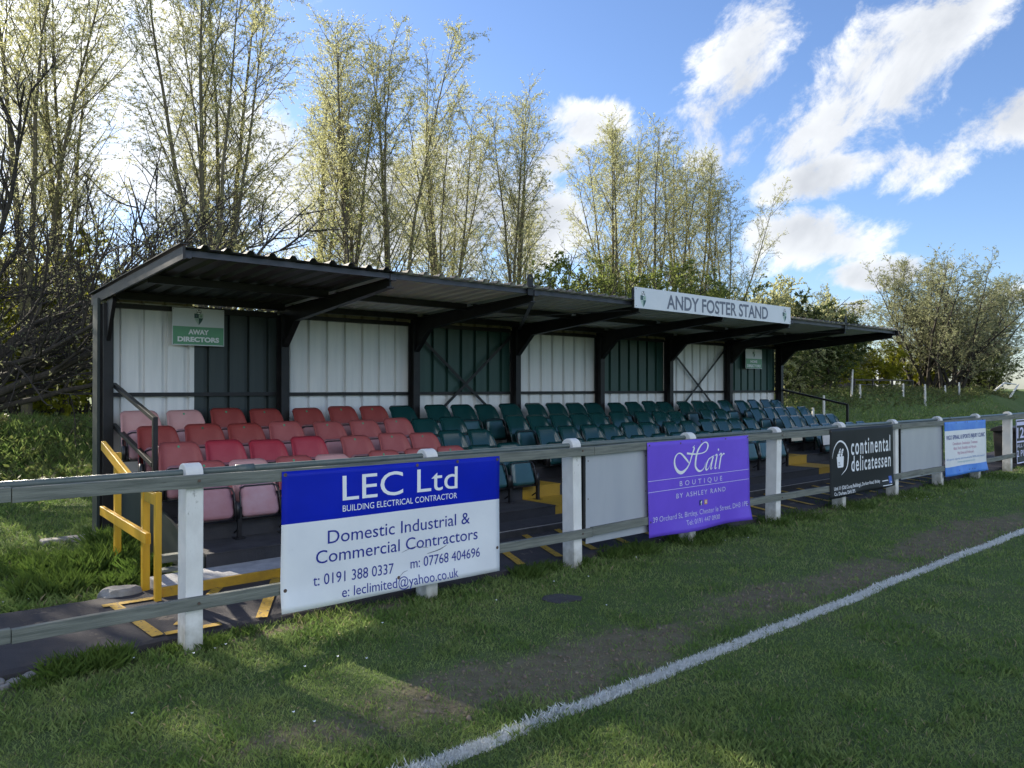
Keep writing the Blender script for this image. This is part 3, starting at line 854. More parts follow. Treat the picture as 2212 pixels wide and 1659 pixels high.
def seat_leg_mb():
    mb = MB(); mb.box(.222, .256, .035, .075, .006, .30); mb.box(.195, .283, .005, .105, 0, .008)
    mb.tube([(.239, .055, .10), (.239, .20, .02)], .009, 5)
    return mb
def stud_mb():
    mb = MB()
    for z in (.30, .385): mb.tube([(0, .028 + (z - .19) * .27, z), (0, .020 + (z - .19) * .27, z)], .016, 10)
    return mb
SEATM = {}
def seat_mat(key, c, c2, pan, pan2, rough, gloss=.4):
    SEATM[key] = (mat('seat back plastic ' + key, c, c2, rough=rough, scale=5, spec=gloss, lo=.3, hi=.7, rvar=.07, c3=tuple(min(1, v * 1.35 + .02) for v in c2), spot=.34, spot_scale=9),
                  mat('seat pan plastic ' + key, pan, pan2, rough=rough + .1, scale=4, spec=gloss, lo=.3, hi=.7))
seat_mat('green', (.005, .036, .036), (.008, .048, .048), (.010, .055, .060), (.018, .080, .086), .18, .6)
seat_mat('faded red', (.27, .058, .056), (.325, .092, .090), (.37, .21, .24), (.30, .13, .15), .48)
seat_mat('dark red', (.215, .034, .030), (.265, .052, .045), (.34, .18, .20), (.28, .12, .13), .45)
seat_mat('vivid red', (.30, .024, .040), (.34, .040, .058), (.36, .16, .20), (.30, .10, .13), .40)
seat_mat('pale pink', (.45, .23, .22), (.51, .30, .29), (.43, .29, .33), (.36, .17, .19), .52)
m_steelseat = mat('black seat steel', (.010, .010, .012), (.018, .017, .019), rough=.4, scale=20, spec=.5)
protos = {}
back_b, pan_b, loop_b, leg_b, stud_b = seat_back_mb(), seat_pan_mb(), seat_loop_mb(), seat_leg_mb(), stud_mb()
def make_seat(key):
    s = empty('stadium_seat')
    bm_, pm_ = SEATM[key]
    back_b.build('backrest', bm_, s, smooth=True, solid=.014)
    p = pan_b.build('seat_pan', pm_, s, smooth=True, solid=.004)
    stud_b.build('stud', pm_, p)
    loop_b.build('tip_up_frame', m_steelseat, s, smooth=True)
    leg_b.build('leg', m_steelseat, s)
    return s
rows = {
 'back': (3.83, TZ[3], [2.52, 3.004, 3.48, 3.955, 4.52, 5.0, 5.47, 5.94, 6.53, 6.99, 7.46, 7.92, 8.47, 8.93, 9.40, 9.85, 10.48, 10.93, 11.39, 11.85, 12.47, 12.93, 13.41, 13.86, 14.50, 14.97, 15.46, 15.94]),
 'third': (3.23, TZ[2], [2.516, 2.99, 3.46, 3.92, 4.51, 4.98, 5.46, 5.91, 6.35, 7.54, 7.98, 8.44, 8.89, 9.33, 9.80, 10.48, 10.95, 11.41, 12.33, 12.82, 14.09, 14.57, 15.05, 15.50, 15.98]),
 'second': (2.66, TZ[1], [2.54, 3.0, 3.46, 3.92, 4.55, 5.03, 5.49, 5.93, 6.38, 7.60, 8.06, 8.53, 8.98, 9.44, 9.90, 10.54, 11.02, 11.52, 12.0, 12.46, 12.93, 14.22, 14.68, 15.17, 15.66, 16.15]),
 'front': (2.09, TZ[0], [2.59, 3.04, 3.5, 3.94, 4.57, 5.04, 5.5, 5.97, 6.42, 7.62, 8.1, 8.58, 9.02, 9.51, 9.95, 10.66, 11.15, 11.62, 12.08, 12.56, 14.34, 14.82, 15.37, 15.86, 16.32]),
}
red_key = {('back', 0): 'pale pink', ('back', 1): 'pale pink', ('back', 2): 'dark red', ('back', 3): 'dark red', ('back', 4): 'dark red', ('back', 5): 'dark red', ('back', 6): 'dark red',
           ('third', 0): 'dark red', ('third', 1): 'dark red', ('third', 2): 'dark red', ('third', 3): 'faded red', ('third', 4): 'faded red', ('third', 5): 'faded red', ('third', 6): 'faded red',
           ('second', 0): 'faded red', ('second', 1): 'vivid red', ('second', 2): 'vivid red', ('second', 3): 'vivid red',
           ('front', 1): 'pale pink', ('front', 3): 'pale pink'}
ordw = ['first', 'second', 'third', 'fourth', 'fifth', 'sixth', 'seventh', 'eighth', 'ninth', 'tenth', 'eleventh', 'twelfth', 'thirteenth', 'fourteenth', 'fifteenth', 'sixteenth', 'seventeenth', 'eighteenth', 'nineteenth', 'twentieth', 'twenty-first']
rng0 = random.Random(4)
m_stick = mat('green sticker', (.06, .30, .16), rough=.4)
for rn, (y, z, xs) in rows.items():
    for i, x in enumerate(xs):
        key = red_key.get((rn, i), 'faded red') if i < 7 else 'green'
        if key not in protos: protos[key] = s = make_seat(key)
        else: s = copy_tree(protos[key])
        s.location = (x, y, z + (-.001 * (x - 5)))
        s.rotation_euler = (R(rng0.uniform(-1.6, 1.6)), R(rng0.uniform(-.6, .6)), R(rng0.uniform(-2, 2)))
        rnm = {'back': 'back row', 'third': 'second row from the back', 'second': 'second row from the front', 'front': 'front row'}[rn]
        if key == 'green': lab = 'glossy green tip-up seat, %s green one from the red seats, %s' % (ordw[i-7], rnm)
        else: lab = '%s plastic tip-up seat, %s from the left end, %s' % (key, ordw[i], rnm)
        tag(s, lab, 'seat', 'red seats at the left of the stand' if key != 'green' else 'green seats of the stand')
        if i < 4 and rn in ('back', 'third'):
            mb = MB(); zt = .665; yb = .195 + .175 * ((zt - .27) / .435) - .022 * math.sin(((zt - .27) / .435) * math.pi) - .0105
            n = 12
            mb.add([(.012 * math.cos(2*math.pi*k/n), yb + .012 * math.sin(2*math.pi*k/n) * .5, zt + .012 * math.sin(2*math.pi*k/n)) for k in range(n)], [tuple(range(n))])
            if (rn, i) != ('back', 0): mb.build('sticker', m_stick, s)
# paper notices hung on two front row seats by the second aisle
for (x0, x1, z0, z1, y, m, lab) in ((12.74, 13.15, .70, .80, 2.03, M['paper_cream'], 'small cream paper strip over a front row seat beside the far aisle'),
                                  (13.90, 14.62, .575, .80, 2.03, M['paper'], 'large white paper sheet covering a front row seat beside the far aisle')):
    mb = MB(); n = 6
    vs = []
    for i in range(n + 1):
        for z in (z0, z1): vs.append((x0 + (x1 - x0) * i / n, y + .015 * math.sin(i * 1.3) + .10 * (z - z0), z))
    mb.add(vs, [(2*i, 2*i+2, 2*i+3, 2*i+1) for i in range(n)])
    tag(mb.build('paper_notice', m, solid=.002), lab, 'notice')

# ------------------------------------------------------------------ pitch-side fence
fence = empty('pitch_fence', (1.68, 0, 0), 'low pitch side fence of white concrete posts, grey timber rails and a pipe', 'fence')
FP = [-0.08, 1.675, 3.477, 5.11, 6.867, 8.613, 10.336, 12.058, 13.847, 15.62, 17.42, 19.2, 21.0]
rf = random.Random(11)
for x in FP:
    mb = MB(); y0, y1, zt = -.055, .095, 1.178 + rf.uniform(-.008, .008); n = 12
    prof = [(y0, -.15), (y0, zt - .070)]
    cy, ry = (y0 + y1) / 2, (y1 - y0) / 2
    for k in range(1, n): a = math.pi - math.pi * k / n; prof.append((cy + ry * math.cos(a), zt - .070 + .070 * math.sin(a)))
    prof += [(y1, zt - .070), (y1, -.15)]
    mb.prism(prof, 'x', -.054, .054)
    o = mb.build('post', M['post_white'], fence, bevel=.007)
    o.location = (x - 1.68, 0, 0); o.rotation_euler = (R(rf.uniform(-.7, .7)), R(rf.uniform(-.6, .6)), 0)
def rail_boards(cuts, z0, z1, dy):
    for a, b in zip(cuts, cuts[1:]):
        mb = MB(); e = rf.uniform(-.006, .006); n = 12; y1 = -.0565 + dy
        vs = []
        for i in range(n + 1):
            x = a + .002 + (b - a - .004) * i / n; wv = .004 * math.sin(i * .9 + a)
            for (yy, zz_) in ((y1 - .042, z0), (y1, z0), (y1, z1), (y1 - .042, z1)): vs.append((x, yy, zz_ + wv + e))
        fs_ = [(4*i+j, 4*i+4+j, 4*i+4+(j+1) % 4, 4*i+(j+1) % 4) for i in range(n) for j in range(4)] + [(0, 1, 2, 3), (4*n+3, 4*n+2, 4*n+1, 4*n)]
        mb.add(vs, fs_)
        local(mb.build('rail', M['rail_wood'], fence, bevel=.003))
rail_boards([-3.2, .705, 5.28, 8.66, 12.10, 15.62, 19.2, 22], 1.032, 1.112, 0)
rail_boards([-3.2, .705, 5.26, 8.98, 12.9, 16.3, 19.2, 22], .278, .355, 0)
mb = MB(); mb.tube([(-3.2, .018, 1.118), (22, .018, 1.118)], .024, 10)
local(mb.build('pipe', M['pipe'], fence, smooth=True))
mb = MB()
for x in (2.02, 8.0, 14.4): mb.tube([(x - .06, .018, 1.118), (x + .06, .018, 1.118)], .030, 10)
local(mb.build('pipe_coupling', M['pipe'], fence, smooth=True))
mb = MB()
for x in FP:
    for z in (1.075, .318):
        yb = -.0995
        mb.tube([(x + .012, yb, z), (x + .012, yb - .006, z)], .009, 8)
local(mb.build('bolt', M['eyelet'], fence))

# ------------------------------------------------------------------ banners
def banner(name, x0, x1, z0, z1, label, cat, mats, bands, amp=.012, seed=1, skew=(0, 0, 0, 0)):
    """vinyl banner on the fence; bands = list of (z split from the top, material index)"""
    rb = random.Random(seed); p1, p2, p3 = rb.uniform(0, 6), rb.uniform(0, 6), rb.uniform(0, 6)
    def warp(x, z):
        t = (z1 - z) / (z1 - z0)
        mid = max(0, t - .12) * max(0, .74 - t) * 4
        return -amp * (.35 + math.sin(x * 2.4 + p1 + t) * mid) - .016 * max(0, t - .84) * (1 + math.sin(x * 5 + p2)) / .16 * .9
    o = empty(name, ((x0 + x1) / 2, -.10, z0), label, cat)
    nx_, nz_ = 36, 24
    mb = MB(); vs = []
    yb = -.1035
    for j in range(nz_ + 1):
        t = j / nz_
        for i in range(nx_ + 1):
            u = i / nx_
            xl = x0 + skew[0] * t; xr = x1 + skew[1] * t
            za = z1 + skew[2] * u; zb_ = z0 + skew[3] * u + .006 * math.sin(u * 9 + p3) * t
            x = xl + (xr - xl) * u; z = za + (zb_ - za) * t
            vs.append((x, yb + warp(x, z), z))
    w_ = nx_ + 1
    for j in range(nz_):
        pass
    fsx = []; ms = []
    for j in range(nz_):
        tm = (j + .5) / nz_
        mi = [m_ for (s_, m_) in bands if tm >= s_][-1]
        for i in range(nx_):
            fsx.append((j*w_+i, j*w_+i+1, (j+1)*w_+i+1, (j+1)*w_+i)); ms.append(mi)
    b = len(mb.v); mb.v.extend(vs); mb.f.extend(fsx); mb.m.extend(ms)
    local(mb.build('sheet', mats, o, smooth=True, solid=.0016))
    return o, warp, yb - .0032
def eyelets(o, pts, y, warp, r=.011):
    mb = MB()
    for x, z in pts: disc(mb, x, z, r, y, 0, 10, warp)
    local(mb.build('eyelet', M['eyelet'], o))

# blue and white contractor banner: blue top share set by rows
o, wp, yt = banner('advertising_banner', 2.222, 4.116, .150, 1.092, 'blue and white banner for an electrical contractor, fixed to the near fence rails', 'banner',
               [M['banner_blue'], M['banner_white']], [(0, 0), (.375, 1)], seed=3, skew=(-.012, 0, -.006, -.004))
mb = MB()
text(mb, 'LEC Ltd', 2.669, 3.681, .859, .172, yt, warp=wp)
text(mb, 'BUILDING ELECTRICAL CONTRACTOR', 2.669, 3.678, .781, .043, yt, warp=wp)
local(mb.build('white_lettering', M['ink_white'], o))
mb = MB(); text(mb, 'Domestic Industrial &', 2.554, 3.807, .572, .090, yt, warp=wp, slope=-.004)
local(mb.build('lettering_line', M['ink_blue'], o))
mb = MB(); text(mb, 'Commercial Contractors', 2.466, 3.884, .444, .088, yt, warp=wp, slope=-.008)
local(mb.build('lettering_line', M['ink_blue'], o))
mb = MB(); text(mb, 't: 0191 388 0337', 2.447, 3.09, .296, .074, yt, warp=wp, slope=-.02)
local(mb.build('lettering_line', M['ink_blue'], o))
mb = MB(); text(mb, 'm: 07768 404696', 3.239, 3.906, .294, .074, yt, warp=wp, slope=-.008)
local(mb.build('lettering_line', M['ink_blue'], o))
mb = MB(); text(mb, 'e: leclimited@yahoo.co.uk', 2.666, 3.677, .181, .070, yt, warp=wp, slope=-.015)
local(mb.build('lettering_line', M['ink_blue'], o))
mb = MB()
stroke(mb, [(3.16, .425), (3.28, .452), (3.40, .428)], [.002, .004, .002], yt - .001, wp)
stroke(mb, [(3.39, .385), (3.50, .400), (3.58, .428)], [.003, .008, .002], yt - .001, wp)
stroke(mb, [(3.13, .24), (3.17, .275), (3.21, .285)], [.002, .004, .002], yt - .001, wp)
local(mb.build('crack', M['ink_grey'], o))
eyelets(o, [(2.245, 1.07), (2.245, .30), (4.09, 1.06), (4.09, .335), (3.13, .245), (3.30, 1.065), (3.68, 1.068)], yt - .001, wp, .013)

# purple hair salon banner
o, wp, yt = banner('advertising_banner', 6.035, 7.862, .150, 1.105, 'purple hair boutique banner with white script, fixed over the fence rails', 'banner',
               [M['banner_purple']], [(0, 0)], seed=8, skew=(.03, .04, .0, -.01))
mb = MB()
H1 = [(6.825, 1.038), (6.79, 1.022), (6.816, 1.014), (6.8, 0.977), (6.771, 0.925), (6.739, 0.859), (6.688, 0.805), (6.613, 0.769), (6.545, 0.782), (6.496, 0.83), (6.478, 0.89), (6.496, 0.941), (6.539, 0.969), (6.588, 0.966), (6.65, 0.925), (6.701, 0.884), (6.736, 0.851)]
stroke(mb, H1, [.006, .008, .022, .022, .020, .016, .020, .034, .036, .030, .024, .018, .010, .016, .024, .022, .006], yt, wp)
H2 = [(6.688, 0.964), (6.815, 0.949), (6.945, 0.95), (7.031, 0.972), (7.065, 1.025), (7.045, 1.058), (6.998, 1.063), (6.932, 1.031), (6.88, 0.98), (6.854, 0.92), (6.841, 0.852), (6.847, 0.806), (6.893, 0.768), (6.945, 0.764), (6.998, 0.795), (7.018, 0.848)]
stroke(mb, H2, [.022, .016, .010, .014, .026, .018, .010, .018, .026, .028, .028, .026, .024, .016, .008, .003], yt - .0004, wp)
stroke(mb, [(7.179, .913), (7.125, .896), (7.078, .876), (7.044, .831), (7.027, .778), (7.048, .767), (7.084, .789), (7.125, .842), (7.152, .891)], [.005, .010, .014, .022, .024, .014, .006, .006, .008], yt, wp)
stroke(mb, [(7.163, .903), (7.132, .825), (7.118, .779), (7.125, .769), (7.159, .784)], [.022, .022, .020, .010, .003], yt - .0004, wp)
stroke(mb, [(7.193, .908), (7.234, .918), (7.213, .844), (7.195, .778), (7.21, .771), (7.234, .783)], [.004, .020, .022, .020, .010, .003], yt, wp)
stroke(mb, [(7.269, .908), (7.317, .926), (7.296, .854), (7.271, .759)], [.004, .018, .022, .018], yt, wp)
stroke(mb, [(7.30, .874), (7.338, .912), (7.359, .922), (7.38, .92)], [.004, .010, .018, .010], yt - .0004, wp)
disc(mb, 7.262, .972, .013, yt, 0, 12, wp)
local(mb.build('script_lettering', M['ink_white'], o, smooth=False))
mb = MB()
text(mb, 'BOUTIQUE', 6.569, 7.33, .630, .050, yt, warp=wp, space=1.8)
text(mb, 'BY ASHLEY RAND', 6.51, 7.393, .508, .048, yt, warp=wp, space=1.3)
text(mb, '39 Orchard St, Birtley, Chester le Street, DH3 1PE', 6.123, 7.845, .300, .054, yt, warp=wp, bold=-.006)
text(mb, 'Tel: 0191 447 0930', 6.664, 7.288, .214, .050, yt, warp=wp, bold=-.006)
quad(mb, 6.05, 7.863, .715, .720, yt, 0, wp); quad(mb, 6.052, 7.866, .604, .609, yt, 0, wp)
local(mb.build('small_lettering', M['ink_lilac'], o))
mb = MB(); quad(mb, 6.908, 6.963, .397, .452, yt, 0, wp); text(mb, 'f', 6.930, 6.955, .399, .042, yt - .0012, bold=.03, m=1, warp=wp)
quad(mb, 7.0, 7.053, .398, .449, yt, 2, wp); quad(mb, 7.013, 7.040, .412, .437, yt - .001, 1, wp); quad(mb, 7.019, 7.034, .418, .431, yt - .002, 2, wp)
local(mb.build('social_icons', [M['social_navy'], M['ink_white'], M['social_orange']], o))
eyelets(o, [(6.07, 1.075), (6.95, 1.08), (6.58, 1.075), (7.40, 1.085), (7.84, 1.082), (6.09, .31), (7.85, .315)], yt - .001, wp, .010)

# black delicatessen banner
o, wp, yt = banner('advertising_banner', 9.82, 11.772, .182, 1.103, 'black banner with tall white delicatessen lettering and a grocery bag, on the fence', 'banner',
               [M['banner_black']], [(0, 0)], seed=15, amp=.009, skew=(0, .03, .0, .02))
mb = MB()
text(mb, 'continental', 10.425, 11.674, .733, .225, yt, warp=wp, space=1.25, bold=.012, slope=-.004)
text(mb, 'delicatessen', 10.432, 11.688, .506, .205, yt, warp=wp, space=1.2, bold=.012, slope=-.007)
text(mb, 'Unit 11 (Old Co-op Buildings), Durham Road, Birtley', 9.931, 11.322, .285, .046, yt, warp=wp, bold=.008)
text(mb, 'Co. Durham, DH3 2PS', 9.934, 10.509, .216, .042, yt, warp=wp, bold=.008)
quad(mb, 11.395, 11.59, .290, .302, yt, 0, wp); quad(mb, 11.395, 11.705, .222, .232, yt, 0, wp)
local(mb.build('lettering', M['ink_white'], o))
mb = MB()
stroke(mb, [(9.891, .709), (9.921, .812), (10.003, .90), (10.109, .934), (10.231, .896), (10.323, .805), (10.341, .703), (10.291, .562), (10.137, .477)], [.003, .012, .018, .022, .026, .028, .028, .018, .003], yt, wp)
mb.add([(x, yt + wp(x, z), z) for x, z in ((10.012, .728), (10.212, .728), (10.200, .590), (10.186, .580), (10.048, .580), (10.034, .590))], [(0, 1, 2, 3, 4, 5)])
for (cx, cz, r) in ((10.055, .745, .022), (10.095, .775, .030), (10.085, .735, .02), (10.15, .745, .022)): disc(mb, cx, cz, r, yt, 0, 12, wp)
stroke(mb, [(10.15, .735), (10.175, .80), (10.195, .825)], [.034, .040, .024], yt - .0004, wp)
stroke(mb, [(10.07, .755), (10.09, .812), (10.12, .828), (10.135, .79)], [.012, .014, .012, .010], yt - .0004, wp)
for (a_, b_) in (((10.158, .765), (10.19, .775)), ((10.168, .79), (10.20, .80))): stroke(mb, [a_, b_], [.006, .006], yt - .0012, wp, m=1)
for z in (.650, .632, .612): quad(mb, 10.055, 10.10 + (.02 if z < .62 else 0), z - .003, z + .003, yt - .0012, 1, wp)
disc(mb, 10.10, .772, .012, yt - .0012, 1, 8, wp)
local(mb.build('bag_emblem', [M['ink_white'], M['banner_black']], o))
mb = MB(); quad(mb, 11.612, 11.712, .250, .352, yt, 0, wp); text(mb, 'f', 11.655, 11.70, .254, .078, yt - .0012, bold=.03, m=1, warp=wp)
local(mb.build('social_icon', [M['social_blue'], M['ink_white']], o))
eyelets(o, [(9.85, 1.07), (10.80, 1.075), (11.75, 1.07)], yt - .001, wp, .008)

# sky blue clinic banner
o, wp, yt = banner('advertising_banner', 13.79, 15.76, .170, 1.078, 'sky blue and white sports injury clinic banner, farthest full banner on the fence', 'banner',
               [M['banner_sky'], M['banner_white'], M['banner_sky']], [(0, 0), (.165, 1), (.835, 2)], seed=21, amp=.009, skew=(.04, .05, -.01, -.02))
mb = MB(); text(mb, 'VIGO SPINAL & SPORTS INJURY CLINIC', 13.86, 15.70, .778, .070, yt, warp=wp, bold=.014, slope=-.004)
local(mb.build('navy_lettering', M['ink_navy'], o))
mb = MB()
text(mb, 'Consultation  Examination  Treatment', 14.153, 15.333, .680, .050, yt, warp=wp, slope=-.012)
text(mb, 'Back, Neck, Shoulder and Hip pain', 14.205, 15.274, .598, .050, yt, warp=wp, slope=-.01)
text(mb, 'Hip, Knee and Ankle pain', 14.377, 15.142, .513, .050, yt, warp=wp, slope=-.008)
local(mb.build('red_lettering', M['ink_pink'], o))
mb = MB(); text(mb, 'All sports injuries and treatments NHS and insured', 13.87, 15.69, .430, .036, yt, warp=wp, slope=-.008)
local(mb.build('faint_lettering', M['ink_faint'], o))
mb = MB(); text(mb, 'www.vigospinal.co.uk', 14.363, 15.199, .368, .036, yt, warp=wp, slope=-.01)
local(mb.build('green_lettering', M['ink_teal'], o))
eyelets(o, [(14.3, 1.05), (14.72, 1.055), (14.83, 1.052), (15.3, 1.05), (14.42, .24), (14.9, .225), (15.08, .22), (15.2, .215)], yt - .001, wp, .012)

# framed dark banner at the picture's edge
o, wp, yt = banner('advertising_banner', 17.50, 19.10, .150, 1.02, 'dark grey framed banner with white lettering at the far end of the fence', 'banner',
               [M['banner_black']], [(0, 0)], seed=31, amp=.003)
mb = MB()
for a_, b_, c_, d_ in ((17.50, 19.10, 1.0, 1.02), (17.50, 19.10, .15, .17), (17.50, 17.525, .15, 1.02), (19.075, 19.10, .15, 1.02)): quad(mb, a_, b_, c_, d_, yt, 0, wp)
quad(mb, 17.56, 19.0, .90, .97, yt, 0, wp); quad(mb, 17.56, 19.04, .555, .590, yt, 0, wp)
text(mb, '12', 17.58, 18.0, .65, .20, yt, warp=wp, bold=.02)
text(mb, 'ALL CURRIES', 17.56, 18.8, .46, .07, yt, warp=wp); text(mb, '2 PINTS', 17.57, 18.5, .28, .12, yt, warp=wp, bold=.01)
local(mb.build('lettering', M['ink_lilac'], o))

# plain boards behind the rails
for x0, x1, z0, z1, lab in ((5.21, 6.11, .205, 1.03, 'blank pale grey board on the fence beside the purple banner'), (12.20, 13.84, .245, 1.03, 'blank pale grey board on the fence between the black and the sky blue banners')):
    e = empty('blank_board', ((x0 + x1) / 2, -.05, z0), lab, 'board', 'blank boards on the pitch fence')
    mb = MB(); mb.box(x0, x1, -.0545, -.049, z0, z1); local(mb.build('panel', M['board_grey'], e, bevel=.002))
    mb = MB()
    for xs_ in (x0 + .03, x1 - .03):
        for zs_ in (z0 + .12, (z0 + z1) / 2, z1 - .06): disc(mb, xs_, zs_, .008, -.0552, 0, 8)
    local(mb.build('screw', M['eyelet'], e))
    for xa, xb in ((x0 - .03, x0 - .004), (x1 + .004, x1 + .03)):
        mb = MB(); mb.box(xa, xb, -.053, -.02, z0 + .05, z1); local(mb.build('batten', M['steel_black'], e))

# ------------------------------------------------------------------ yellow wooden handrail at the end of the steps
yr = empty('wooden_handrail', (1.84, 1.6, .05), 'yellow painted wooden handrail on three posts at the near end of the stand', 'handrail')
for (x, y, z0, z1, wx, wy) in ((1.818, 1.155, .03, .865, .045, .052), (1.842, 1.545, .03, .905, .055, .055), (1.945, 2.76, -.05, 1.055, .055, .055)):
    mb = MB(); mb.box(x - wx/2, x + wx/2, y - wy/2, y + wy/2, z0, z1); local(mb.build('post', M['yellow_wood'], yr, bevel=.004))
mb = MB(); mb.bar((1.915, 3.14, 1.10), (1.805, 1.80, .895), .040, .085); local(mb.build('rail', M['yellow_wood'], yr, bevel=.004))
mb = MB(); mb.bar((1.805, 1.795, .892), (1.800, 1.50, .892), .040, .055); local(mb.build('rail', M['yellow_wood'], yr, bevel=.004))
mb = MB(); mb.bar((1.915, 3.18, .475), (1.792, 1.30, .495), .040, .085); local(mb.build('rail', M['yellow_wood'], yr, bevel=.004))
mb = MB(); mb.bar((1.838, 1.517, .80), (1.830, 1.182, .80), .035, .085); local(mb.build('rail', M['yellow_wood'], yr, bevel=.004))

# ------------------------------------------------------------------ small things on the ground
def rock(name, loc, sx, sy, sz, seed, m, label, cat, group=None):
    rr = random.Random(seed); bm = bmesh.new(); bmesh.ops.create_icosphere(bm, subdivisions=3, radius=1)
    ph = [rr.uniform(0, 6) for _ in range(6)]
    for v in bm.verts:
        c = v.co
        f = 1 + .16 * math.sin(c.x * 2.3 + ph[0]) * math.cos(c.y * 2.7 + ph[1]) + .10 * math.sin(c.z * 5 + c.x * 4 + ph[2]) + .06 * math.sin(c.y * 9 + ph[3])
        c *= f; c.z = max(c.z, -.4)
        c.x = max(min(c.x, .8), -.8); c.x *= sx; c.y *= sy; c.z = min(c.z, .72) * sz
    me = bpy.data.meshes.new(name); bm.to_mesh(me); bm.free(); me.materials.append(m)
    o = bpy.data.objects.new(name, me); COL.objects.link(o); o.location = loc; o.rotation_euler = (0, 0, rr.uniform(0, 6))
    return tag(o, label, cat, group)
rock('concrete_lump', (1.66, 1.56, .03), .17, .12, .10, 5, M['concrete'], 'rough concrete lump at the foot of the yellow handrail', 'stone')
rock('concrete_pad', (4.27, -.68, -.004), .19, .12, .022, 9, M['slab_dark'], 'flat worn concrete pad sunk in the grass before the fence', 'slab')
rr = random.Random(3)
where = ['outermost', 'next to the outermost', 'in the middle', 'nearest the path edge', 'half buried', 'smallest']
for k, (x, y, s_) in enumerate(((.56, .11, .045), (.66, .13, .055), (.74, .10, .04), (.83, .13, .05), (.70, .05, .035), (.90, .07, .03))):
    rock('rubble_stone', (x, y, .01), s_, s_ * .8, s_ * .7, 20 + k, M['stone'], 'grey rubble stone in the heap below the path edge', 'stone', 'rubble below the path edge')
# concrete base edge left of the stand's back corner
mb = MB(); mb.box(1.62, 2.14, 4.32, 4.48, -.05, .05); o = mb.build('concrete_footing', M['concrete'], bevel=.015)
tag(o, 'pale concrete footing in the grass at the stand corner', 'footing')
# litter bin beyond the fence
bn = empty('litter_bin', (19.05, .43, .05), 'grey brown square litter bin with a lid beyond the far fence', 'bin')
mb = MB(); mb.prism([(-.23, 0), (.23, 0), (.27, .66), (-.27, .66)], 'x', -.22, .22); o = mb.build('body', M['bin'], bn, bevel=.02)
mb = MB(); mb.prism([(-.31, .66), (.31, .66), (.30, .72), (.12, .79), (-.24, .74)], 'x', -.27, .27); mb.build('lid', M['bin'], bn, bevel=.015)
mb = MB(); mb.box(-.19, -.05, -.30, -.26, .54, .60); mb.build('slot', M['ink_dark'], bn)

# white stakes on the bank
def gz(x, y): return float(ground_z(x, y))
stakes = [(34.6, 12.4, 1.0, 0.0, 'upright white stake on the bank just right of the stand corner'), (32.4, 11.8, .72, .02, 'short white stake low on the bank behind the sloping end handrail'),
          (40.2, 13.7, 1.55, .15, 'tall leaning white stake with a split top on the bank'), (41.0, 13.6, .72, -.03, 'short white stake on the bank crest above the leaning one'),
          (46.5, 13.6, .72, .05, 'white stake on the bank crest beside the dark gate frame'), (47.6, 12.8, 1.25, -.03, 'white stake in the middle of the bank face'),
          (53.5, 13.8, .5, 0, 'tiny white stake on the bank crest before the willow'), (54.5, 13.3, .88, -.04, 'white stake on the bank nearest the big willow')]
for x, y, h, lean, lab in stakes:
    mb = MB(); z = gz(x, y) - .15
    mb.tube([(0, 0, 0), (lean * .5, 0, h * .6 + .15), (lean, 0, h + .15)], [.065, .060, .050], 6)
    o = mb.build('fence_stake', M['stake']); o.location = (x, y, z)
    tag(o, lab, 'stake', 'white stakes on the grass bank')
# dark gate frame on the crest
mb = MB(); x0, x1, y, = 43.8, 52.0, 15.2
z = gz(44, 15.2)
for x in (x0, 46.2, 48.9, x1): mb.box(x - .05, x + .05, y - .05, y + .05, 0, z + .72)
mb.box(x0, x1, y - .03, y + .03, z + .62, z + .70); mb.box(x0, x1, y - .03, y + .03, z + .35, z + .40)
tag(mb.build('rail_fence', M['fence_grey']), 'dark low rail fence on top of the grass bank', 'fence')
# paling fences behind the bank
def paling(name, x0, x1, y, h, zb, lab, step=.115):
    e = empty(name, (x0, y, zb), lab, 'fence'); rp = random.Random(int(x0 * 7))
    mb = MB(); x = x0
    while x < x1:
        hh = h + rp.uniform(-.07, .04); wd = .07; t = rp.uniform(-.012, .012)
        mb.add([(x, y, zb - .3), (x + wd, y, zb - .3), (x + wd + t, y, zb + hh - .06), (x + wd/2 + t, y, zb + hh), (x + t, y, zb + hh - .06),
                (x, y + .02, zb - .3), (x + wd, y + .02, zb - .3), (x + wd + t, y + .02, zb + hh - .06), (x + wd/2 + t, y + .02, zb + hh), (x + t, y + .02, zb + hh - .06)],
               [(0, 1, 2, 3, 4), (9, 8, 7, 6, 5), (0, 5, 6, 1), (1, 6, 7, 2), (2, 7, 8, 3), (3, 8, 9, 4), (4, 9, 5, 0)])
        x += step
    local(mb.build('palings', M['fence_grey'], e))
    mb = MB(); mb.box(x0, x1, y + .021, y + .07, zb + .2, zb + .28); mb.box(x0, x1, y + .021, y + .07, zb + h - .35, zb + h - .27); local(mb.build('rail', M['fence_grey'], e))
paling('paling_fence', -3.0, 9.0, 20.6, 1.12, .15, 'dark weathered paling fence behind the bramble heap left of the stand')
paling('paling_fence', 34.0, 48.0, 17.2, 1.0, gz(40, 17.2), 'low brown paling fence under the dark bushes right of the stand')

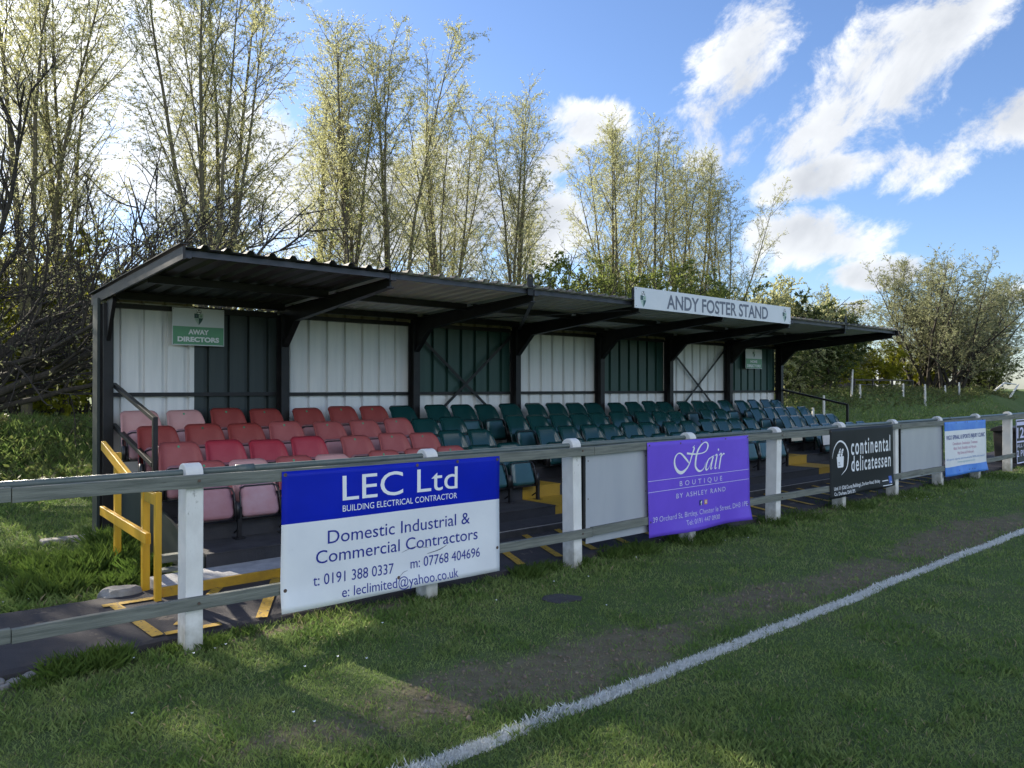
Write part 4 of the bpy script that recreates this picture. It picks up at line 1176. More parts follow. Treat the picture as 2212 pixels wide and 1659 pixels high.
# ------------------------------------------------------------------ trees
class Tree:
    def __init__(s, seed): s.r = np.random.default_rng(seed); s.wood = []; s.twig = []; s.leafp = []; s.leafd = []
    def line(s, p, d, Ln, n, wob, trop=0.0, tdir=(0, 0, 1)):
        p = np.array(p, float); d = np.array(d, float); d /= np.linalg.norm(d); td = np.array(tdir, float)
        out = [p.copy()]; ds = [d.copy()]
        for i in range(n):
            d = d + s.r.normal(0, wob, 3) + td * trop; d /= np.linalg.norm(d)
            p = p + d * (Ln / n); out.append(p.copy()); ds.append(d.copy())
        return np.array(out), np.array(ds)
    def side(s, d, ang):
        a = s.r.normal(0, 1, 3); a -= d * a.dot(d); a /= np.linalg.norm(a) + 1e-9
        return d * math.cos(ang) + a * math.sin(ang)
    @staticmethod
    def tubes(lines):
        V = []; F = []; b = 0
        for pts, rad, n in lines:
            k = len(pts); d = np.gradient(pts, axis=0); d /= np.linalg.norm(d, axis=1)[:, None] + 1e-9
            ref = np.where(np.abs(d[:, 2:3]) > .9, np.array([[1., 0, 0]]), np.array([[0, 0, 1.]]))
            x = np.cross(d, ref); x /= np.linalg.norm(x, axis=1)[:, None] + 1e-9; y = np.cross(d, x)
            a = np.arange(n) * 2 * math.pi / n
            v = pts[:, None, :] + (x[:, None, :] * np.cos(a)[None, :, None] + y[:, None, :] * np.sin(a)[None, :, None]) * np.asarray(rad)[:, None, None]
            V.append(v.reshape(-1, 3))
            i = np.arange(k - 1)[:, None] * n; j = np.arange(n)[None, :]; j2 = (j + 1) % n
            F.append(np.stack([i + j, i + j2, i + n + j2, i + n + j], -1).reshape(-1, 4) + b); b += k * n
        return np.concatenate(V), np.concatenate(F)
    def leaves_mesh(s, ll, lw):
        p = np.array(s.leafp); d = np.array(s.leafd); n = len(p)
        d = d / (np.linalg.norm(d, axis=1)[:, None] + 1e-9)
        a = s.r.normal(0, 1, (n, 3)); a -= d * (a * d).sum(1)[:, None]; a /= np.linalg.norm(a, axis=1)[:, None] + 1e-9
        l = ll * s.r.uniform(.6, 1.35, (n, 1)); w_ = lw * s.r.uniform(.7, 1.3, (n, 1))
        v = np.stack([p, p + d * l * .45 + a * w_ * .5, p + d * l, p + d * l * .45 - a * w_ * .5], 1).reshape(-1, 3)
        f = np.arange(n * 4).reshape(-1, 4)
        return v, f
    def fit(s, H):
        z = np.array(s.leafp)[:, 2]; k = H / np.percentile(z, 99.7)
        s.wood = [(p * k, np.asarray(r_) * k ** .5, n) for p, r_, n in s.wood]; s.twig = [(p * k, r_, n) for p, r_, n in s.twig]
        s.leafp = [p * k for p in s.leafp]
        return s
    def finish(s, name, loc, bark, leaf, ll, lw, label, cat='tree', group=None):
        e = empty(name, loc, label, cat, group)
        if s.wood:
            v, f = s.tubes(s.wood); np_mesh('trunk', v, f, [bark], e, smooth=True)
        v1, f1 = s.tubes(s.twig) if s.twig else (np.zeros((0, 3)), np.zeros((0, 4), int))
        if s.leafp:
            v2, f2 = s.leaves_mesh(ll, lw)
            V = np.concatenate([v1, v2]); F = np.concatenate([f1, f2 + len(v1)])
            mi = np.concatenate([np.zeros(len(f1)), np.ones(len(f2))])
        else: V, F, mi = v1, f1, np.zeros(len(f1))
        np_mesh('crown', V, F, [M['twig_pale'] if bark is M['bark_tan'] else bark, leaf], e, mi=mi)
        return e

def add_twigs(T, pts, ds, L0, count, t0, ang, tlen, droop, nleaf, wob=.10, trad=.007, fine=0):
    """twigs along a limb, leaves along the twigs"""
    r = T.r; n = len(pts)
    for q in range(count):
        t = t0 + (1 - t0) * (q + r.uniform(0, 1)) / count
        i = min(int(t * (n - 1)), n - 2); f = t * (n - 1) - i
        p = pts[i] * (1 - f) + pts[i+1] * f
        d = T.side(ds[i], ang * r.uniform(.7, 1.3))
        Lw = tlen * r.uniform(.5, 1.25) * (1.1 - .35 * t)
        tp, td = T.line(p, d, Lw, 5, wob, droop)
        T.twig.append((tp, np.linspace(trad, trad * .35, 6), 3))
        subs = [(tp, td)]
        for z in range(fine):
            j = r.integers(1, 5); sp, sdv = T.line(tp[j], T.side(td[j], r.uniform(.4, .9)), Lw * r.uniform(.3, .6), 3, wob, droop)
            T.twig.append((sp, np.linspace(trad * .5, trad * .25, 4), 3)); subs.append((sp, sdv))
        for sp, sdv in subs:
            m_ = len(sp)
            for k in range(max(1, int(nleaf / len(subs) * r.uniform(.7, 1.3)))):
                u = r.uniform(.1, 1) * (m_ - 1); j = min(int(u), m_ - 2); f2 = u - j
                T.leafp.append(sp[j] * (1 - f2) + sp[j+1] * f2)
                dd = T.side(sdv[j], r.uniform(.3, 1.1)); dd = dd + np.array([0, 0, -.25 * r.uniform(0, 1.6)])
                T.leafd.append(dd)

def upright(seed, H, stems=3, spread=.22, limbs=22, twigs=9, nleaf=20, base=.22, width=1.0):
    T = Tree(seed); r = T.r
    S = []
    lean = r.normal(0, .012, 2)
    pts, ds = T.line((0, 0, -.4), (lean[0], lean[1], 1), H, 16, .022, .012)
    S.append((pts, ds, H, .0105 * H, base))
    for k in range(stems - 1):
        t = r.uniform(.08, .36); i = int(t * 16); a = k * 2.4 + r.uniform(0, 2)
        d = np.array([math.cos(a) * spread * r.uniform(.8, 1.5), math.sin(a) * spread * r.uniform(.8, 1.5), 1.0])
        Ls = (H - pts[i][2]) * r.uniform(.86, .99)
        p2, d2 = T.line(pts[i], d, Ls, 13, .030, .028)
        S.append((p2, d2, Ls, .0072 * H, .12))
    for pts, ds, Ls, r0, b0 in S:
        n = len(pts); T.wood.append((pts, r0 * (1 - .93 * np.linspace(0, 1, n) ** .85), 7))
        for q in range(limbs):
            t = b0 + (1 - b0) * ((q + r.uniform(0, 1)) / limbs) ** 1.05 * .985
            i = min(int(t * (n - 1)), n - 2); f = t * (n - 1) - i; p = pts[i] * (1 - f) + pts[i+1] * f
            ang = r.uniform(.45, .95) * (1.12 - .35 * t)
            Ll = width * H * (.045 + .115 * math.sin(math.pi * min(1, (1.02 - t) * .78)) ) * r.uniform(.7, 1.15)
            lp, ld = T.line(p, T.side(ds[i], ang), Ll, 7, .055, .05)
            T.wood.append((lp, np.linspace(max(.008, r0 * .30 * (1 - t * .7)), .006, 8), 4))
            add_twigs(T, lp, ld, Ll, twigs, .12, .7, .05 * H + .12 * Ll, -.05, nleaf, wob=.11, trad=.0055, fine=2)
        add_twigs(T, pts[-6:], ds[-6:], 1, 16, .0, .6, .065 * H, .02, nleaf, trad=.006, fine=2)
    return T

def bushy(seed, H, W, stems=9, limbs=9, twigs=7, nleaf=16, trop=.03, low=.15, fine=1, tl=.13):
    T = Tree(seed); r = T.r
    for k in range(stems):
        a = 2 * math.pi * k / stems + r.uniform(-.4, .4); th = r.uniform(.1, 1.0) ** .8 * math.atan2(W * .55, H * .8)
        d = np.array([math.cos(a) * math.sin(th), math.sin(a) * math.sin(th), math.cos(th)])
        Ls = H * r.uniform(.75, 1.02) / (1.0 + .12 * th)
        st = (r.normal(0, W * .07), r.normal(0, W * .07), -.3)
        pts, ds = T.line(st, d, Ls, 11, .075, trop)
        n = len(pts); T.wood.append((pts, np.linspace(.012 * H, .008, n), 6))
        for q in range(limbs):
            t = low + (1 - low) * (q + r.uniform(0, 1)) / limbs
            i = min(int(t * (n - 1)), n - 2); p = pts[i]
            Ll = H * (.30 * (1 - t) + .12) * r.uniform(.6, 1.3)
            lp, ld = T.line(p, T.side(ds[i], r.uniform(.5, 1.1)), Ll, 6, .10, .02)
            T.wood.append((lp, np.linspace(.010 + .0035 * H * (1 - t), .006, 7), 4))
            add_twigs(T, lp, ld, Ll, twigs, .1, .8, tl * H, -.01, nleaf, wob=.13, trad=.006, fine=fine)
    return T

def spreading_willow(seed):
    """old goat willow: short trunk, long crooked limbs reaching sideways, upturned fine twigs"""
    T = Tree(seed); r = T.r
    tr, td = T.line((0, 0, -.3), (-.10, .05, 1), 2.6, 7, .05, 0); T.wood.append((tr, np.linspace(.26, .17, 8), 9))
    limbs = []
    for k in range(17):
        a = [-.55, -.2, .05, .3, .6, -.1, .45, -.8, 1.0, .15, -.35, 1.6, 2.6, 3.6, 4.6, .2, -.05][k]
        el = [.12, .38, .62, .28, .50, .95, .80, .45, .55, 1.15, .20, .6, .5, .6, .5, .06, 1.3][k]
        d = np.array([math.cos(a) * math.cos(el), math.sin(a) * math.cos(el), math.sin(el)])
        Lm = r.uniform(5.4, 7.4) * (1.0 if k < 11 else (.8 if math.cos(a) > 0 else .42))
        i = int(r.integers(3, 7))
        pts, ds = T.line(tr[i], d, Lm, 15, .105, .012); limbs.append((pts, ds, Lm, .078 * r.uniform(.7, 1.2)))
    for pts, ds, Lm, r0 in limbs:
        n = len(pts); T.wood.append((pts, r0 * (1 - .92 * np.linspace(0, 1, n) ** .8), 7))
        for q in range(12):
            t = .16 + .82 * (q + r.uniform(0, 1)) / 12
            i = min(int(t * (n - 1)), n - 2)
            Ls = Lm * (.36 * (1 - t) + .13) * r.uniform(.6, 1.25)
            d = T.side(ds[i], r.uniform(.45, .95)); d[2] += .25
            sp, sdv = T.line(pts[i], d, Ls, 9, .11, .035)
            T.wood.append((sp, np.linspace(r0 * .34 * (1 - .55 * t) + .006, .007, 10), 5))
            for z in range(5):
                j = int(r.integers(1, 8)); Lt = Ls * r.uniform(.3, .6)
                lp, ld = T.line(sp[j], T.side(sdv[j], r.uniform(.4, .9)), Lt, 5, .12, .05)
                T.wood.append((lp, np.linspace(.012, .006, 6), 4))
                add_twigs(T, lp, ld, Lt, 5, .1, .65, .45, .03, 4, wob=.14, trad=.0045, fine=1)
    return T

def place(src, x, y, rot, s, label, group=None, sz=None, dz=0):
    o = copy_tree(src)
    o.location = (x, y, gz(x, y) + dz); o.rotation_euler = (0, 0, rot); o.scale = (s, s, (sz or s))
    if label: o['label'] = label
    if group: o['group'] = group
    return o

TG = 'tall young willows behind the stand'
UP = []
for k, (stems, spread, limbs, twg, wid) in enumerate(((4, .11, 22, 10, 1.15), (3, .14, 25, 10, 1.3), (5, .13, 20, 10, 1.15), (3, .09, 26, 10, 1.1))):
    T = upright(100 + k, 12.0, stems, spread, limbs, twg, 32, base=.13, width=wid)
    UP.append(T.fit(12.0))
specs = [ # x, y, height, proto, rot, label
 (11.45, 15.3, 11.9, 0, .4, 'tall pale green willow behind the near roof, left of the twin tops'),
 (12.75, 15.1, 12.1, 1, 2.1, 'tallest pale willow with a forked trunk right of the twin tops'),
 (11.6, 17.4, 11.0, 3, 4.0, 'slim leaning willow left of the two tallest ones'),
 (16.0, 17.0, 11.4, 2, 1.2, 'several stemmed pale willow stepping down right of the tallest pair'),
 (17.2, 18.2, 11.5, 3, 5.2, 'slender pale willow beside the several stemmed one'),
 (18.2, 15.6, 11.0, 0, 3.3, 'lone conical pale willow above the roof lug'),
 (23.6, 16.0, 11.3, 3, .9, 'yellowish willow at the left of the clump over the name board'),
 (26.1, 17.2, 11.7, 2, 2.7, 'willow in the middle of the clump over the name board'),
 (25.7, 15.4, 11.6, 1, 4.4, 'highest willow of the clump over the name board'),
 (28.4, 16.2, 11.5, 0, 5.6, 'golden willow right of the highest in the clump'),
 (30.0, 16.4, 11.3, 3, 1.9, 'pale willow at the right shoulder of the clump'),
 (30.6, 15.2, 10.2, 2, .2, 'outermost leaning willow at the right end of the clump'),
 (6.6, 13.6, 11.9, 2, 2.2, 'broad tall willow behind the left end of the roof reaching the picture top'),
 (7.5, 14.6, 12.0, 1, .6, 'slim tall willow close behind the broad one at the left'),
 (3.5, 17.0, 13.0, 1, 3.0, 'tall willow seen through the dark goat willow at the left'),
 (-3.0, 17.0, 12.5, 3, 2.0, 'slim unseen willow added for dappled shade, outside the left picture edge'),  # unseen tree, added so its crown mottles sun on the left grass
 (-2.5, 14.2, 10.5, 2, 5.0, 'several stemmed willow, unseen, added left of the goat willow for dappled shade'),  # unseen, added to soften the fence rail shadows
 (-1.3, 16.5, 10.6, 0, 1.4, 'shorter several stemmed willow, unseen, added behind the goat willow to dapple sunlight'),  # unseen, added to shade part of the sunlit foreground
 (4.6, 18.5, 12.6, 0, 1.0, 'pale willow between the goat willow and the broad tall one'),
 (14.2, 19.5, 9.6, 1, 1.7, 'shorter willow filling the gap behind the tallest pair'),
 (20.9, 18.5, 8.8, 2, 2.9, 'shorter willow between the lone conical one and the clump'),
]
used = {}
for x, y, h, k, rot, lab in specs:
    if k not in used:
        used[k] = UP[k].finish('willow_tree', (0, 0, 0), M['bark_tan'], M['leaf_willow'], .080, .021, lab, 'tree', TG)
        o = used[k]
        o.location = (x, y, gz(x, y)); o.rotation_euler = (0, 0, rot); s = h / 12.0; o.scale = (s, s, s)
    else:
        place(used[k], x, y, rot, h / 12.0, lab, TG)
# old goat willow at the left
T = spreading_willow(7)
o = T.finish('goat_willow', (1.55, 9.8, gz(1.55, 9.8)), M['bark_dark'], M['leaf_grey'], .055, .024, 'old goat willow with long dark crooked limbs reaching behind the stand roof', 'tree')
# birch trunk at the picture's left edge
T = Tree(77)
pts, ds = T.line((0, 0, -.3), (.03, 0, 1), 9, 14, .02, 0); T.wood.append((pts, np.linspace(.17, .05, 15), 9))
for q in range(16):
    i = int(T.r.integers(5, 14)); lp, ld = T.line(pts[i], T.side(ds[i], .7), 1.9, 7, .08, .02); T.wood.append((lp, np.linspace(.03, .007, 8), 5))
    add_twigs(T, lp, ld, 1.9, 8, .2, .6, .7, -.05, 9)
T.finish('birch_tree', (2.02, 13.1, gz(2.02, 13.1)), M['bark_birch'], M['leaf_willow'], .05, .03, 'pale barked birch trunk at the left picture edge', 'tree')

# shrubs
SH = 'leafy shrubs behind the stand'
hedge = [bushy(201, 4.2, 4.4, 9, 9, 8, 40).fit(4.2), bushy(202, 4.2, 4.0, 8, 10, 8, 40).fit(4.2)]
hobj = {}
def shrub(k, matk, x, y, h, rot, lab, wide=1.0, leaf=(.07, .045), group=SH, name='hawthorn_bush', dz=0):
    key = (k, matk)
    if key not in hobj:
        lf = (.11, .075) if matk in ('leaf_bright', 'leaf_dark') else leaf
        hobj[key] = hedge[k].finish(name, (0, 0, 0), M['bark_dark'], M[matk], lf[0], lf[1], lab, 'bush', group)
        o = hobj[key]
        o.location = (x, y, gz(x, y) + dz); o.rotation_euler = (0, 0, rot); o.scale = (h / 4.2 * wide, h / 4.2 * wide, h / 4.2)
    else:
        o = place(hobj[key], x, y, rot, h / 4.2 * wide, lab, group, sz=h / 4.2, dz=dz)
    return o
for a in [
 (0, 'leaf_hedge', 13.6, 13.2, 3.4, .5, 'fresh green hawthorn behind the near roof edge'),
 (1, 'leaf_hedge', 16.2, 13.6, 4.1, 1.5, 'green hawthorn under the lone conical willow'),
 (0, 'leaf_hedge', 18.9, 13.8, 5.0, 2.5, 'dense green hawthorn just left of the name board'),
 (1, 'leaf_hedge', 21.6, 13.9, 5.6, 3.5, 'tall green hawthorn behind the left crest of the name board'),
 (0, 'leaf_hedge', 24.2, 14.0, 5.5, 4.5, 'green hawthorn behind the middle of the name board'),
 (1, 'leaf_hedge', 27.2, 14.2, 5.3, 5.5, 'green hawthorn behind the right half of the name board'),
 (0, 'leaf_willow', 31.0, 14.4, 5.0, .8, 'yellowish shrub at the foot of the clump right of the name board'),
 (1, 'leaf_willow', 34.0, 15.0, 5.6, 1.9, 'thin yellowish shrub above the right part of the roof'),
 (0, 'leaf_willow', 37.8, 16.0, 6.0, 2.2, 'sparse shrub top above the far roof end'),
 (1, 'leaf_dark', 36.3, 15.0, 4.9, .3, 'dark leafy bush right of the stand corner'),
 (0, 'leaf_dark', 39.6, 15.4, 4.7, 3.1, 'dark round bush on the bank farther right of the stand'),
 (1, 'leaf_hedge', 34.2, 14.2, 2.6, 3.9, 'small fresh green bush beside the stand corner post'),
 (0, 'leaf_bright', 44.8, 17.5, 4.0, 1.3, 'yellow green scrub between the dark bush and the big willow'),
 (1, 'leaf_bright', 48.6, 18.5, 4.6, 2.3, 'taller yellow green scrub left of the big willow'),
 (0, 'leaf_bright', 53.2, 18.0, 3.6, 4.3, 'low yellow green scrub under the big willow'),
 (1, 'leaf_bright', 59.5, 17.0, 3.4, 5.3, 'yellow green scrub under the right side of the big willow'),
 (0, 'leaf_bright', 2.4, 23.2, 4.8, .2, 'bright yellow green bush behind the paling fence at the left'),
 (1, 'leaf_bright', 5.0, 22.8, 4.6, 1.2, 'bright yellow green bush just left of the stand end'),
 (0, 'leaf_bright', 0.2, 23.4, 5.0, 2.9, 'bright bush low at the left picture edge'),
 (1, 'leaf_bright', 3.9, 18.6, 5.0, 2.2, 'bright yellow green bush over the bramble heap at the left'),
 (1, 'leaf_dark', 3.6, 25.0, 5.6, 4.0, 'dark thicket bush behind the bright bushes'),
 (0, 'leaf_dark', 6.8, 24.6, 5.6, 5.0, 'dark thicket bush hidden partly by the stand end'),
 (0, 'leaf_dark', 64.5, 19.5, 4.6, .9, 'dark bush behind the fallen branches at the right edge'),
 (1, 'leaf_bright', 70.0, 20.5, 5.0, 1.9, 'yellow green bush in the gap right of the big willow'),
 (0, 'leaf_hedge', 68.0, 15.6, 3.0, 2.9, 'low green bush on the bank at the right edge'),
 (1, 'leaf_dark', 76.0, 19.0, 5.4, 3.7, 'dark bush at the right picture edge beyond the willow'),
 (0, 'leaf_bright', 56.0, 21.0, 4.6, .4, 'yellow green bush right behind the big willow stems'),
 (1, 'leaf_dark', 42.6, 17.5, 4.4, 5.1, 'dark bush at the right end of the dark bushes'),
 (1, 'leaf_hedge', 9.6, 15.0, 3.6, 5.8, 'green shrub low behind the first roof bays'),
 (0, 'leaf_willow', 9.2, 17.6, 5.2, 2.6, 'thin yellowish shrub behind the first roof bays'),
]:
    shrub(*a)
# sparse thorn trees with dark twigs, standing up over the hawthorns
th = bushy(230, 6.5, 4.5, 5, 10, 7, 6, trop=.05, low=.3).fit(6.5)
o = th.finish('thorn_tree', (21.0, 14.6, gz(21, 14.6)), M['bark_dark'], M['leaf_hedge'], .06, .04, 'sparse dark twigged thorn tree left of the clump', 'tree', 'thorn trees over the hawthorns')
for x, y, rot, s, lab in ((26.8, 14.4, 2.0, .95, 'sparse dark twigged thorn tree above the name board lettering'), (9.4, 14.0, 4.2, .95, 'bare dark twigged thorn tree above the near roof'), (14.7, 14.4, 1.2, .85, 'dark twigged thorn tree right of the tallest pair'), (37.0, 15.8, .6, .9, 'thin thorn tree above the far roof end'), (-.5, 15.2, 3.0, 1.3, 'tall thin unseen thorn tree added beyond the left picture edge for dapple')):  # last tree is unseen, added to break up the rail shadows
    place(o, x, y, rot, s, lab, 'thorn trees over the hawthorns')
# big spreading willow at the right
rw = bushy(240, 9.8, 12.0, 20, 18, 11, 19, trop=.012, low=.18, tl=.085).fit(9.6)
rwo = rw.finish('crack_willow', (58.0, 15.6, gz(58, 15.6)), M['bark_dark'], M['leaf_sage'], .13, .045, 'big rounded many stemmed willow at the right picture edge', 'tree')
o = place(rwo, 50.5, 20.5, 2.4, .78, 'thinner grey willow behind the left side of the big rounded one'); o['category'] = 'tree'
o = place(rwo, 68.5, 17.5, 4.0, .95, 'rounded willow overlapping the big one at the right picture edge'); o['category'] = 'tree'
# fallen pale branch at the right edge
mb = MB(); mb.tube([(61.6, 13.6, 1.25), (64.0, 13.5, 2.0), (66.4, 13.4, 1.9)], [.07, .06, .04], 6); mb.tube([(63.0, 12.9, .9), (65.5, 13.0, 1.9)], [.09, .05], 6)
tag(mb.build('fallen_branch', M['stake'], smooth=True), 'pale bare fallen branches on the bank at the right edge', 'branch')

# ------------------------------------------------------------------ brambles on the bank
T = Tree(300); r = T.r
def thicket(x0, x1, y0, y1, n, hmax):
    for _ in range(n):
        x, y = r.uniform(x0, x1), r.uniform(y0, y1); z = gz(x, y)
        a = r.uniform(0, 6.28); tp, td = T.line((x, y, z - .05), (math.cos(a) * .8, math.sin(a) * .8, 1.0), hmax * r.uniform(.6, 1.5), 6, .12, -.14)
        T.twig.append((tp, np.linspace(.008, .004, 7), 3))
        for k in range(int(r.uniform(4, 13))):
            j = int(r.integers(1, 7)); T.leafp.append(tp[j] + r.normal(0, .03, 3)); T.leafd.append(r.normal(0, 1, 3) + np.array([0, 0, .3]))
thicket(-2, 8, 12.2, 15.5, 480, .42); thicket(32, 64, 12.6, 16.5, 2600, .5); thicket(-1, 5, 9.5, 12.5, 260, .4)
v1, f1 = T.tubes(T.twig); v2, f2 = T.leaves_mesh(.10, .075)
o = np_mesh('undergrowth', np.concatenate([v1, v2]), np.concatenate([f1, f2 + len(v1)]), [M['fence_grey'], M['leaf_bramble']], mi=np.concatenate([np.zeros(len(f1)), np.ones(len(f2))]))
tag(o, 'tangled brambles and weeds along the top of the bank', 'undergrowth', kind='stuff')

# ------------------------------------------------------------------ grass blades
rg = np.random.default_rng(5)
def blades(x, y, h, wd, lean):
    n = len(x); z = ground_z(x, y) - .004
    a = rg.uniform(0, 2 * math.pi, n); b = rg.uniform(0, 2 * math.pi, n)
    px_, py_ = np.cos(a) * wd / 2, np.sin(a) * wd / 2
    lx, ly = np.cos(b) * lean * h, np.sin(b) * lean * h
    hz = h * np.sqrt(np.clip(1 - lean ** 2 * .8, .1, 1))
    v = np.stack([np.stack([x - px_, y - py_, z], 1), np.stack([x + px_, y + py_, z], 1),
                  np.stack([x + px_ * .7 + lx * .38, y + py_ * .7 + ly * .38, z + hz * .6], 1), np.stack([x + lx, y + ly, z + hz], 1)], 1)
    return v.reshape(-1, 3)
fwd = R(41.3)
def polar(n, r0, r1, da):
    r_ = np.exp(rg.uniform(math.log(r0), math.log(r1), n)); t = fwd + rg.uniform(-da, da, n)
    return CAM[0] + r_ * np.sin(t), CAM[1] + r_ * np.cos(t), r_
def clear(x, y):
    pf_, pb_ = path_edges(x)
    onpath = (y > pf_ - .02) & (y < pb_ + .01)
    instand = (x > 1.88) & (x < 16.75) & (y > 1.1) & (y < 4.55)
    return ~(onpath | instand)
X, Y, RR = polar(760000, 2.9, 60, R(50))
d = dirt_mask(X, Y)
keep = clear(X, Y) & (rg.uniform(0, 1, len(X)) > d * .97)
X, Y, RR, d = X[keep], Y[keep], RR[keep], d[keep]
patch = fbm(X * .7, Y * .7, 61); tuftn = fbm(X * 4.5, Y * 4.5, 62, 3)
hh = (.020 + .019 * np.clip((patch - .3) * 1.6, 0, 1) + .034 * np.clip(tuftn - .5, 0, 1) * 2) * rg.uniform(.55, 1.35, len(X))
rough_ = (sstep(-.75, -.15, Y) * (Y < .3)) * .020 + (Y > 1.5) * (.025 + .05 * np.clip(fbm(X * 1.1, Y * 1.1, 63) - .45, 0, 1) * 3) + (Y > 10.8) * .12
hh = hh + rough_ * rg.uniform(.3, 1.4, len(X))
hh = np.where((Y < LINE_Y), hh * .9, hh)
wd = np.clip(.0017 * RR ** .75, .0040, .05) * rg.uniform(.7, 1.3, len(X))
V1 = blades(X, Y, hh, wd, rg.uniform(.25, .95, len(X)))
wob_ = .012 * (vnoise(X * 3, X * 0, 71) - .5)
isline = (np.abs(Y - LINE_Y - wob_) < LINE_W * (.75 + .5 * rg.uniform(0, 1, len(X)))) & (rg.uniform(0, 1, len(X)) < .93) & (vnoise(X * 9, Y * 14, 73) < .86)
# extra whitened blades on the touchline
xn = np.exp(rg.uniform(math.log(1.0), math.log(40), 90000)) + .4; yn = LINE_Y + rg.normal(0, LINE_W * .52, 90000)
yn = np.where(np.abs(yn - LINE_Y) > LINE_W * 1.25, LINE_Y, yn)
dist = np.hypot(xn - CAM[0], yn - CAM[1])
V2 = blades(xn, yn, rg.uniform(.010, .026, len(xn)), np.clip(.0019 * dist ** .7, .004, .04), rg.uniform(.3, .95, len(xn)))
# long tufts
TX, TY_, TH = [], [], []
def tuft(cx, cy, rad, n, h):
    a_ = rg.uniform(0, 6.28, n); q = rad * np.sqrt(rg.uniform(0, 1, n)); TX.append(cx + q * np.cos(a_)); TY_.append(cy + q * np.sin(a_)); TH.append(h * rg.uniform(.45, 1.15, n))
for cx, cy, rad, n, h in ((1.30, 2.15, .28, 1100, .24), (1.55, 2.75, .35, 1300, .28), (1.95, 2.95, .25, 900, .30), (2.05, 2.3, .16, 600, .24), (1.2, 3.3, .5, 900, .2), (2.12, 3.7, .22, 700, .32), (1.75, 2.0, .16, 500, .2),
                        (1.02, .10, .14, 700, .16), (1.22, .08, .13, 600, .17), (.85, .0, .12, 300, .10), (1.80, -.02, .10, 350, .12), (1.60, .02, .07, 220, .10), (2.05, .08, .1, 200, .09),
                        (4.55, .03, .15, 450, .15), (4.85, .08, .12, 300, .13), (5.2, .0, .12, 260, .12), (5.75, .05, .2, 420, .14), (6.1, .02, .2, 450, .16), (6.9, -.05, .3, 650, .16), (7.6, -.05, .3, 500, .14), (8.55, -.02, .2, 350, .15), (9.2, -.0, .35, 500, .14),
                        (10.5, .0, .4, 500, .14), (12.1, 0, .5, 500, .14), (14.0, 0, .5, 500, .14), (16, 0, .6, 500, .14), (3.45, -.02, .14, 220, .09), (2.6, .06, .2, 220, .08), (.2, .05, .5, 500, .08)):
    tuft(cx, cy, rad, int(n * .75), h * .78)
TX, TY_, TH = np.concatenate(TX), np.concatenate(TY_), np.concatenate(TH)
dist = np.hypot(TX - CAM[0], TY_ - CAM[1])
V3 = blades(TX, TY_, TH, np.clip(.0009 * dist ** .8, .003, .02), rg.uniform(.15, .9, len(TX)))
V = np.concatenate([V1, V2, V3]); nb = len(V) // 4
base = np.arange(nb) * 4
F = np.stack([base, base + 1, base + 2, base + 3], 1)
straw = (rg.uniform(0, 1, len(X)) < .02 + .10 * d + .03 * (fbm(X * 2.2, Y * 2.2, 81) > .55)) & ~isline
mi = np.concatenate([np.where(straw, 3, isline.astype(int)), np.ones(len(xn), int), np.full(len(TX), 2)])
M['blade'] = leaf_mat('grass blades', (.120, .205, .046), (.245, .315, .100), .35, attr_scale=.8, fine_scale=3.2)
M['blade_straw'] = leaf_mat('dry straw blades', (.26, .22, .12), (.36, .31, .18), .3)
M['blade_long'] = leaf_mat('long grass blades', (.055, .105, .016), (.12, .18, .04), .45)
M['blade_white'] = mat('whitened grass', (.72, .74, .74), (.55, .58, .55), rough=.9, scale=40)
o = np_mesh('grass', V, F, [M['blade'], M['blade_white'], M['blade_long'], M['blade_straw']], mi=mi)
tag(o, 'short pitch grass with a white painted touchline and longer tufts by the fence', 'grass', kind='stuff')

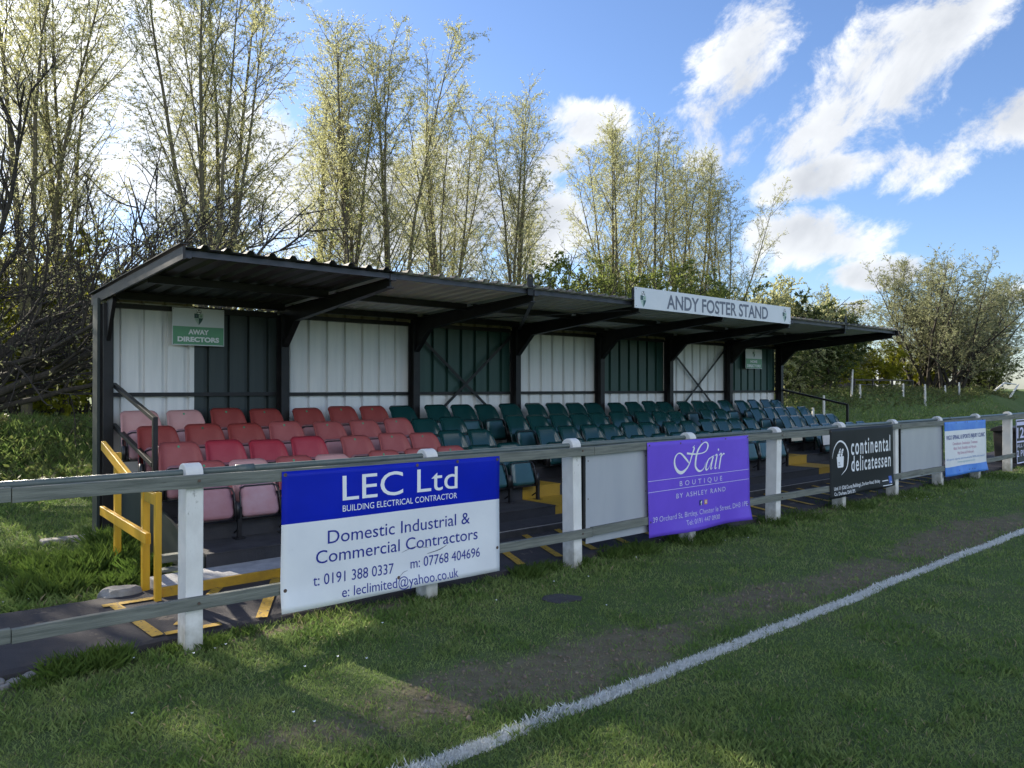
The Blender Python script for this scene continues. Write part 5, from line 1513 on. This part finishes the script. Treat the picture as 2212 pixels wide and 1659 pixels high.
# crumbs of soil on the bare strip
n = 2600
cx, cy = rg.uniform(.8, 11, n * 6), rg.uniform(-2.15, -1.0, n * 6)
kk = rg.uniform(0, 1, n * 6) < dirt_mask(cx, cy) ** 1.5 * .5
cx, cy = cx[kk][:n], cy[kk][:n]; cz = ground_z(cx, cy); cs = rg.gamma(2.0, .0026, len(cx)) + .003
oc = np.array([[1, 0, 0], [-1, 0, 0], [0, 1, 0], [0, -1, 0], [0, 0, .8], [0, 0, -.5]]); of = np.array([[0, 2, 4], [2, 1, 4], [1, 3, 4], [3, 0, 4], [2, 0, 5], [1, 2, 5], [3, 1, 5], [0, 3, 5]])
jit = oc[None] * rg.uniform(.6, 1.4, (len(cx), 6, 3)) * cs[:, None, None]; ro = rg.uniform(0, 6.28, len(cx)); cr, sr = np.cos(ro)[:, None], np.sin(ro)[:, None]
cv = np.stack([jit[..., 0] * cr - jit[..., 1] * sr + cx[:, None], jit[..., 0] * sr + jit[..., 1] * cr + cy[:, None], jit[..., 2] + cz[:, None] + .002], -1).reshape(-1, 3)
cf = (np.arange(len(cx))[:, None, None] * 6 + of[None]).reshape(-1, 3)
M['soil'] = mat('dry soil', (.15, .115, .085), (.22, .18, .135), rough=.95, scale=9)
tag(np_mesh('soil_crumbs', cv, cf, [M['soil']]), 'crumbs of dry soil on the worn strip beside the touchline', 'soil', kind='stuff')

# daisies and pale litter specks in the grass
T = Tree(400); r = T.r; mb = MB()
for cx, cy, n, sp in ((1.75, -.05, 4, .15), (12.0, -.35, 9, .25), (1.0, 2.4, 10, .5), (.75, 1.95, 14, .25), (1.35, .08, 4, .12), (13.3, -.6, 3, .1), (3.3, -.1, 4, .8), (6.8, -.3, 4, .8), (2.0, -1.0, 4, .8), (1.4, -1.3, 3, .5), (5.0, -.15, 4, .5)):
    for _ in range(n):
        x, y = cx + r.normal(0, sp), cy + r.normal(0, sp * .5); z = gz(x, y) + r.uniform(.025, .05); k = 6; rad = .008
        mb.add([(x + rad * math.cos(6.283 * q / k), y + rad * math.sin(6.283 * q / k) , z + .004 * math.cos(q * 2.1)) for q in range(k)], [tuple(range(k))])
tag(mb.build('daisies', M['ink_white']), 'scattered white daisies in the grass along the path', 'flowers', kind='stuff')
